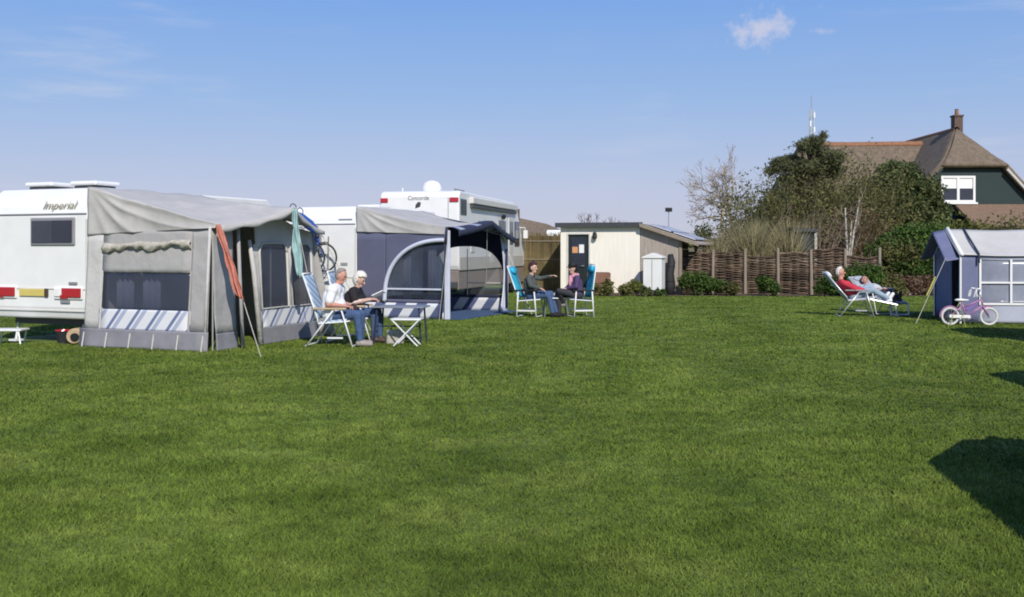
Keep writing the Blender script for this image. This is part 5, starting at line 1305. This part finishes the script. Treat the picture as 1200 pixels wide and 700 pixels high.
t = thing('far_house', 'distant brown roofed house with a small chimney behind the reed screen', 'house', (2.3, 82, 0), R(8))
b = MB(); b.box(-3, 3.2, 0, 6, 0, 2.5); b.build('wall', M['chimney'], t)
b = MB(); b.add([(-3.2, -.5, 2.3), (3.6, -.5, 2.3), (3.6, 6.5, 2.3), (-3.2, 6.5, 2.3), (-2.2, 3, 4.35), (1.0, 3, 3.7)], [(0, 1, 5, 4), (1, 2, 5), (2, 3, 4, 5), (3, 0, 4), (0, 3, 2, 1)]); b.build('roof', M['thatch'], t)
b = MB(); b.box(-1.9, -1.3, 2.7, 3.3, 3.9, 4.9); b.build('chimney', M['chimney'], t)

t = thing('lattice_mast', 'thin lattice aerial mast on the skyline above the pine', 'mast', at(951, 85), 0)
b = MB(); zt = zz(112, 85)
for a_ in range(3):
    q = R(120 * a_); b.tube([(.30 * math.cos(q), .30 * math.sin(q), 0), (.2 * math.cos(q), .2 * math.sin(q), zt - 1.2)], .045, 4)
for k in range(26):
    z_ = k * (zt - 1.6) / 26
    for a_ in range(3): q0, q1 = R(120 * a_), R(120 * a_ + 120); b.tube([(.2 * math.cos(q0), .2 * math.sin(q0), z_), (.2 * math.cos(q1), .2 * math.sin(q1), z_ + .45)], .016, 3)
b.tube([(0, 0, zt - 1.8), (0, 0, zt)], .04, 5); b.build('lattice', M['mast'], t)
b = MB()
for z_, s_ in ((zt - 1.9, 1), (zt - 2.6, -1), (zt - 3.1, 1)): b.box(s_ * .16 - .06, s_ * .16 + .06, -.3, -.2, z_, z_ + .45)
b.build('aerials', M['paper'], t)

# ------------------------------------------------------------------ trailer tents of the right row
TT = thing('trailer_tent', "cream roofed blue tent on the right, child's bicycle in front", 'tent', (9.66, 22.07, 0), -R(10), 'tents of the right hand row')
TW, EZ, RZ, TL = 2.4, 1.5, 2.05, 4.4
def troof(s_):
    def fn(u, v):
        x = -.04 + u * TL; y = TW / 2 + s_ * (TW / 2 + .06) * v; z = RZ + (EZ - .02 - RZ) * v - .03 * math.sin(math.pi * v) * (.6 + .4 * math.sin(u * 9)) - .03 * math.sin(math.pi * min(1, u * 2))
        return V((x, y, z + .012 * noise.noise(V((x * 2, y * 2, 3)))))
    return fn
b = MB(); b.grid(troof(-1), 30, 12); b.grid(troof(1), 30, 12); b.build('roof', M['tentroof'], TT, smooth=True, solid=.01)
b = MB(); b.tube([(.02, -.075, EZ - .03), (.02, TW / 2, RZ + .012), (.02, TW + .075, EZ - .03)], .04, 8); b.build('gable_trim', M['paper'], TT, smooth=True)
b = MB(); b.tube([(.36, -.075, EZ - .2), (.36, -.07, EZ), (.36, TW / 2, RZ + .015), (.36, TW + .075, EZ)], .022, 6); b.build('roof_strap', M['navy'], TT, smooth=True)
# porch canopy toward the field
def tcan(s_): return lambda u, v: V((-.04 - .27 * u, TW / 2 + s_ * (TW / 2 + .05) * v, RZ - .02 + (EZ - .1 - RZ) * v - .05 * u))
b = MB(); b.grid(tcan(-1), 6, 8); b.grid(tcan(1), 6, 8); b.build('canopy', M['tentblue'], TT, smooth=True, solid=.01)
def tw(name, m, x0, x1, z0, z1, y=0.0, amp=.012, seed=0):
    b = MB(); b.quad((x0, y, z0), (x1, y, z0), (x1, y, z1), (x0, y, z1), 8, 8, amp, seed, 2.5); return b.build(name, m, TT, smooth=True, solid=.006)
tw('side_wall', M['tentblue'], .0, .38, .02, EZ, seed=1); tw('side_wall', M['tentpale'], .38, TL - .05, .02, .42, seed=2); tw('side_wall', M['tentpale'], .38, TL - .05, 1.36, EZ, seed=3)
tw('window', M['pvctent'], .38, TL - .05, .42, 1.36, .012, .004)
for k in (0, 1, 4, 6):
    b = MB(); b.grid(lambda u, v, k=k: V((.45 + k * .5 + u * .24 * (1 - .5 * math.sin(math.pi * v)), .14 + .025 * math.sin(u * 20), .42 + v * .95)), 10, 8)
    b.build('inner_curtain', M['lilac'], TT, smooth=True, solid=.004)
b = MB(); b.box(.38, TL - .05, -.03, .0, .86, .90); b.box(.38, TL - .05, -.03, .0, .40, .445)
for x in (.40, 1.02, 1.64, 2.26, 2.9, 3.6): b.box(x - .022, x + .022, -.034, -.031, .42, 1.38)
b.build('window_bars', M['paper'], TT)
b = MB(); b.tube([(-.0, -.02, 0), (0, -.02, EZ)], .024, 8); b.build('corner_pole', M['paper'], TT); b = MB(); b.tube([(0, TW, 0), (0, TW, EZ)], .02, 8); b.build('corner_pole', M['alu'], TT)
b = MB(); b.quad((.03, .85, .02), (.03, TW, .02), (.03, TW, EZ), (.03, .85, 1.8), 10, 8, .03, 4); b.build('end_wall', M['tentblue'], TT, smooth=True, solid=.006)
b = MB(); b.quad((.03, .0, .02), (.03, .3, .02), (.03, .16, EZ + .1), (.03, .0, EZ), 6, 8, .03, 5); b.build('door_flap', M['tentblue'], TT, smooth=True, solid=.006)
b = MB(); b.quad((.02, TW, .0), (TL, TW, 0), (TL, TW, EZ), (.02, TW, EZ), 8, 8, .02, 4); b.build('side_wall', M['tentblue'], TT, smooth=True, solid=.006)
b = MB(); b.add([(TL - .03, 0, 0), (TL - .03, TW, 0), (TL - .03, TW, EZ), (TL - .03, TW / 2, RZ - .03), (TL - .03, 0, EZ)], [(0, 1, 2, 3, 4)]); b.build('end_wall', M['tentblue'], TT, solid=.006)
b = MB(); b.tube([(-.29, 0.02, EZ - .1), (-.98, -.35, 0.0)], .008, 5); b.build('guy_rope', M['rope'], TT)
b = MB(); b.tube([(-.53, -.1, 1.0), (-.73, -.21, .60)], .016, 6); b.build('guy_runner', M['yrope'], TT)
for x_, y_ in ((-.55, -1.3), (-.2, -1.25)):
    b = MB(); b.tube([(0, -.02, .5), (x_ * .6, y_ * .6, .2), (x_, y_, 0)], .006, 4); b.build('guy_rope', M['yrope'], TT)

def dupt(src, loc, th, label):
    c = dup(src); c.location = loc; c.rotation_euler = (0, 0, -R(th)); c['label'] = label; return c
bpy.context.view_layer.update()
c = dupt(TT, (3.42, 3.95, 0), 18, 'blue tent nearest the camera, out of frame, whose shadow falls on the near lawn')
c.scale = (1, 1.35, .85)
dupt(TT, (6.55, 9.4, 0), 20, 'blue tent in the middle of the right row, just out of frame')
dupt(TT, (9.15, 16.7, 0), 20, "blue tent next in front of the child's bicycle, just out of frame")
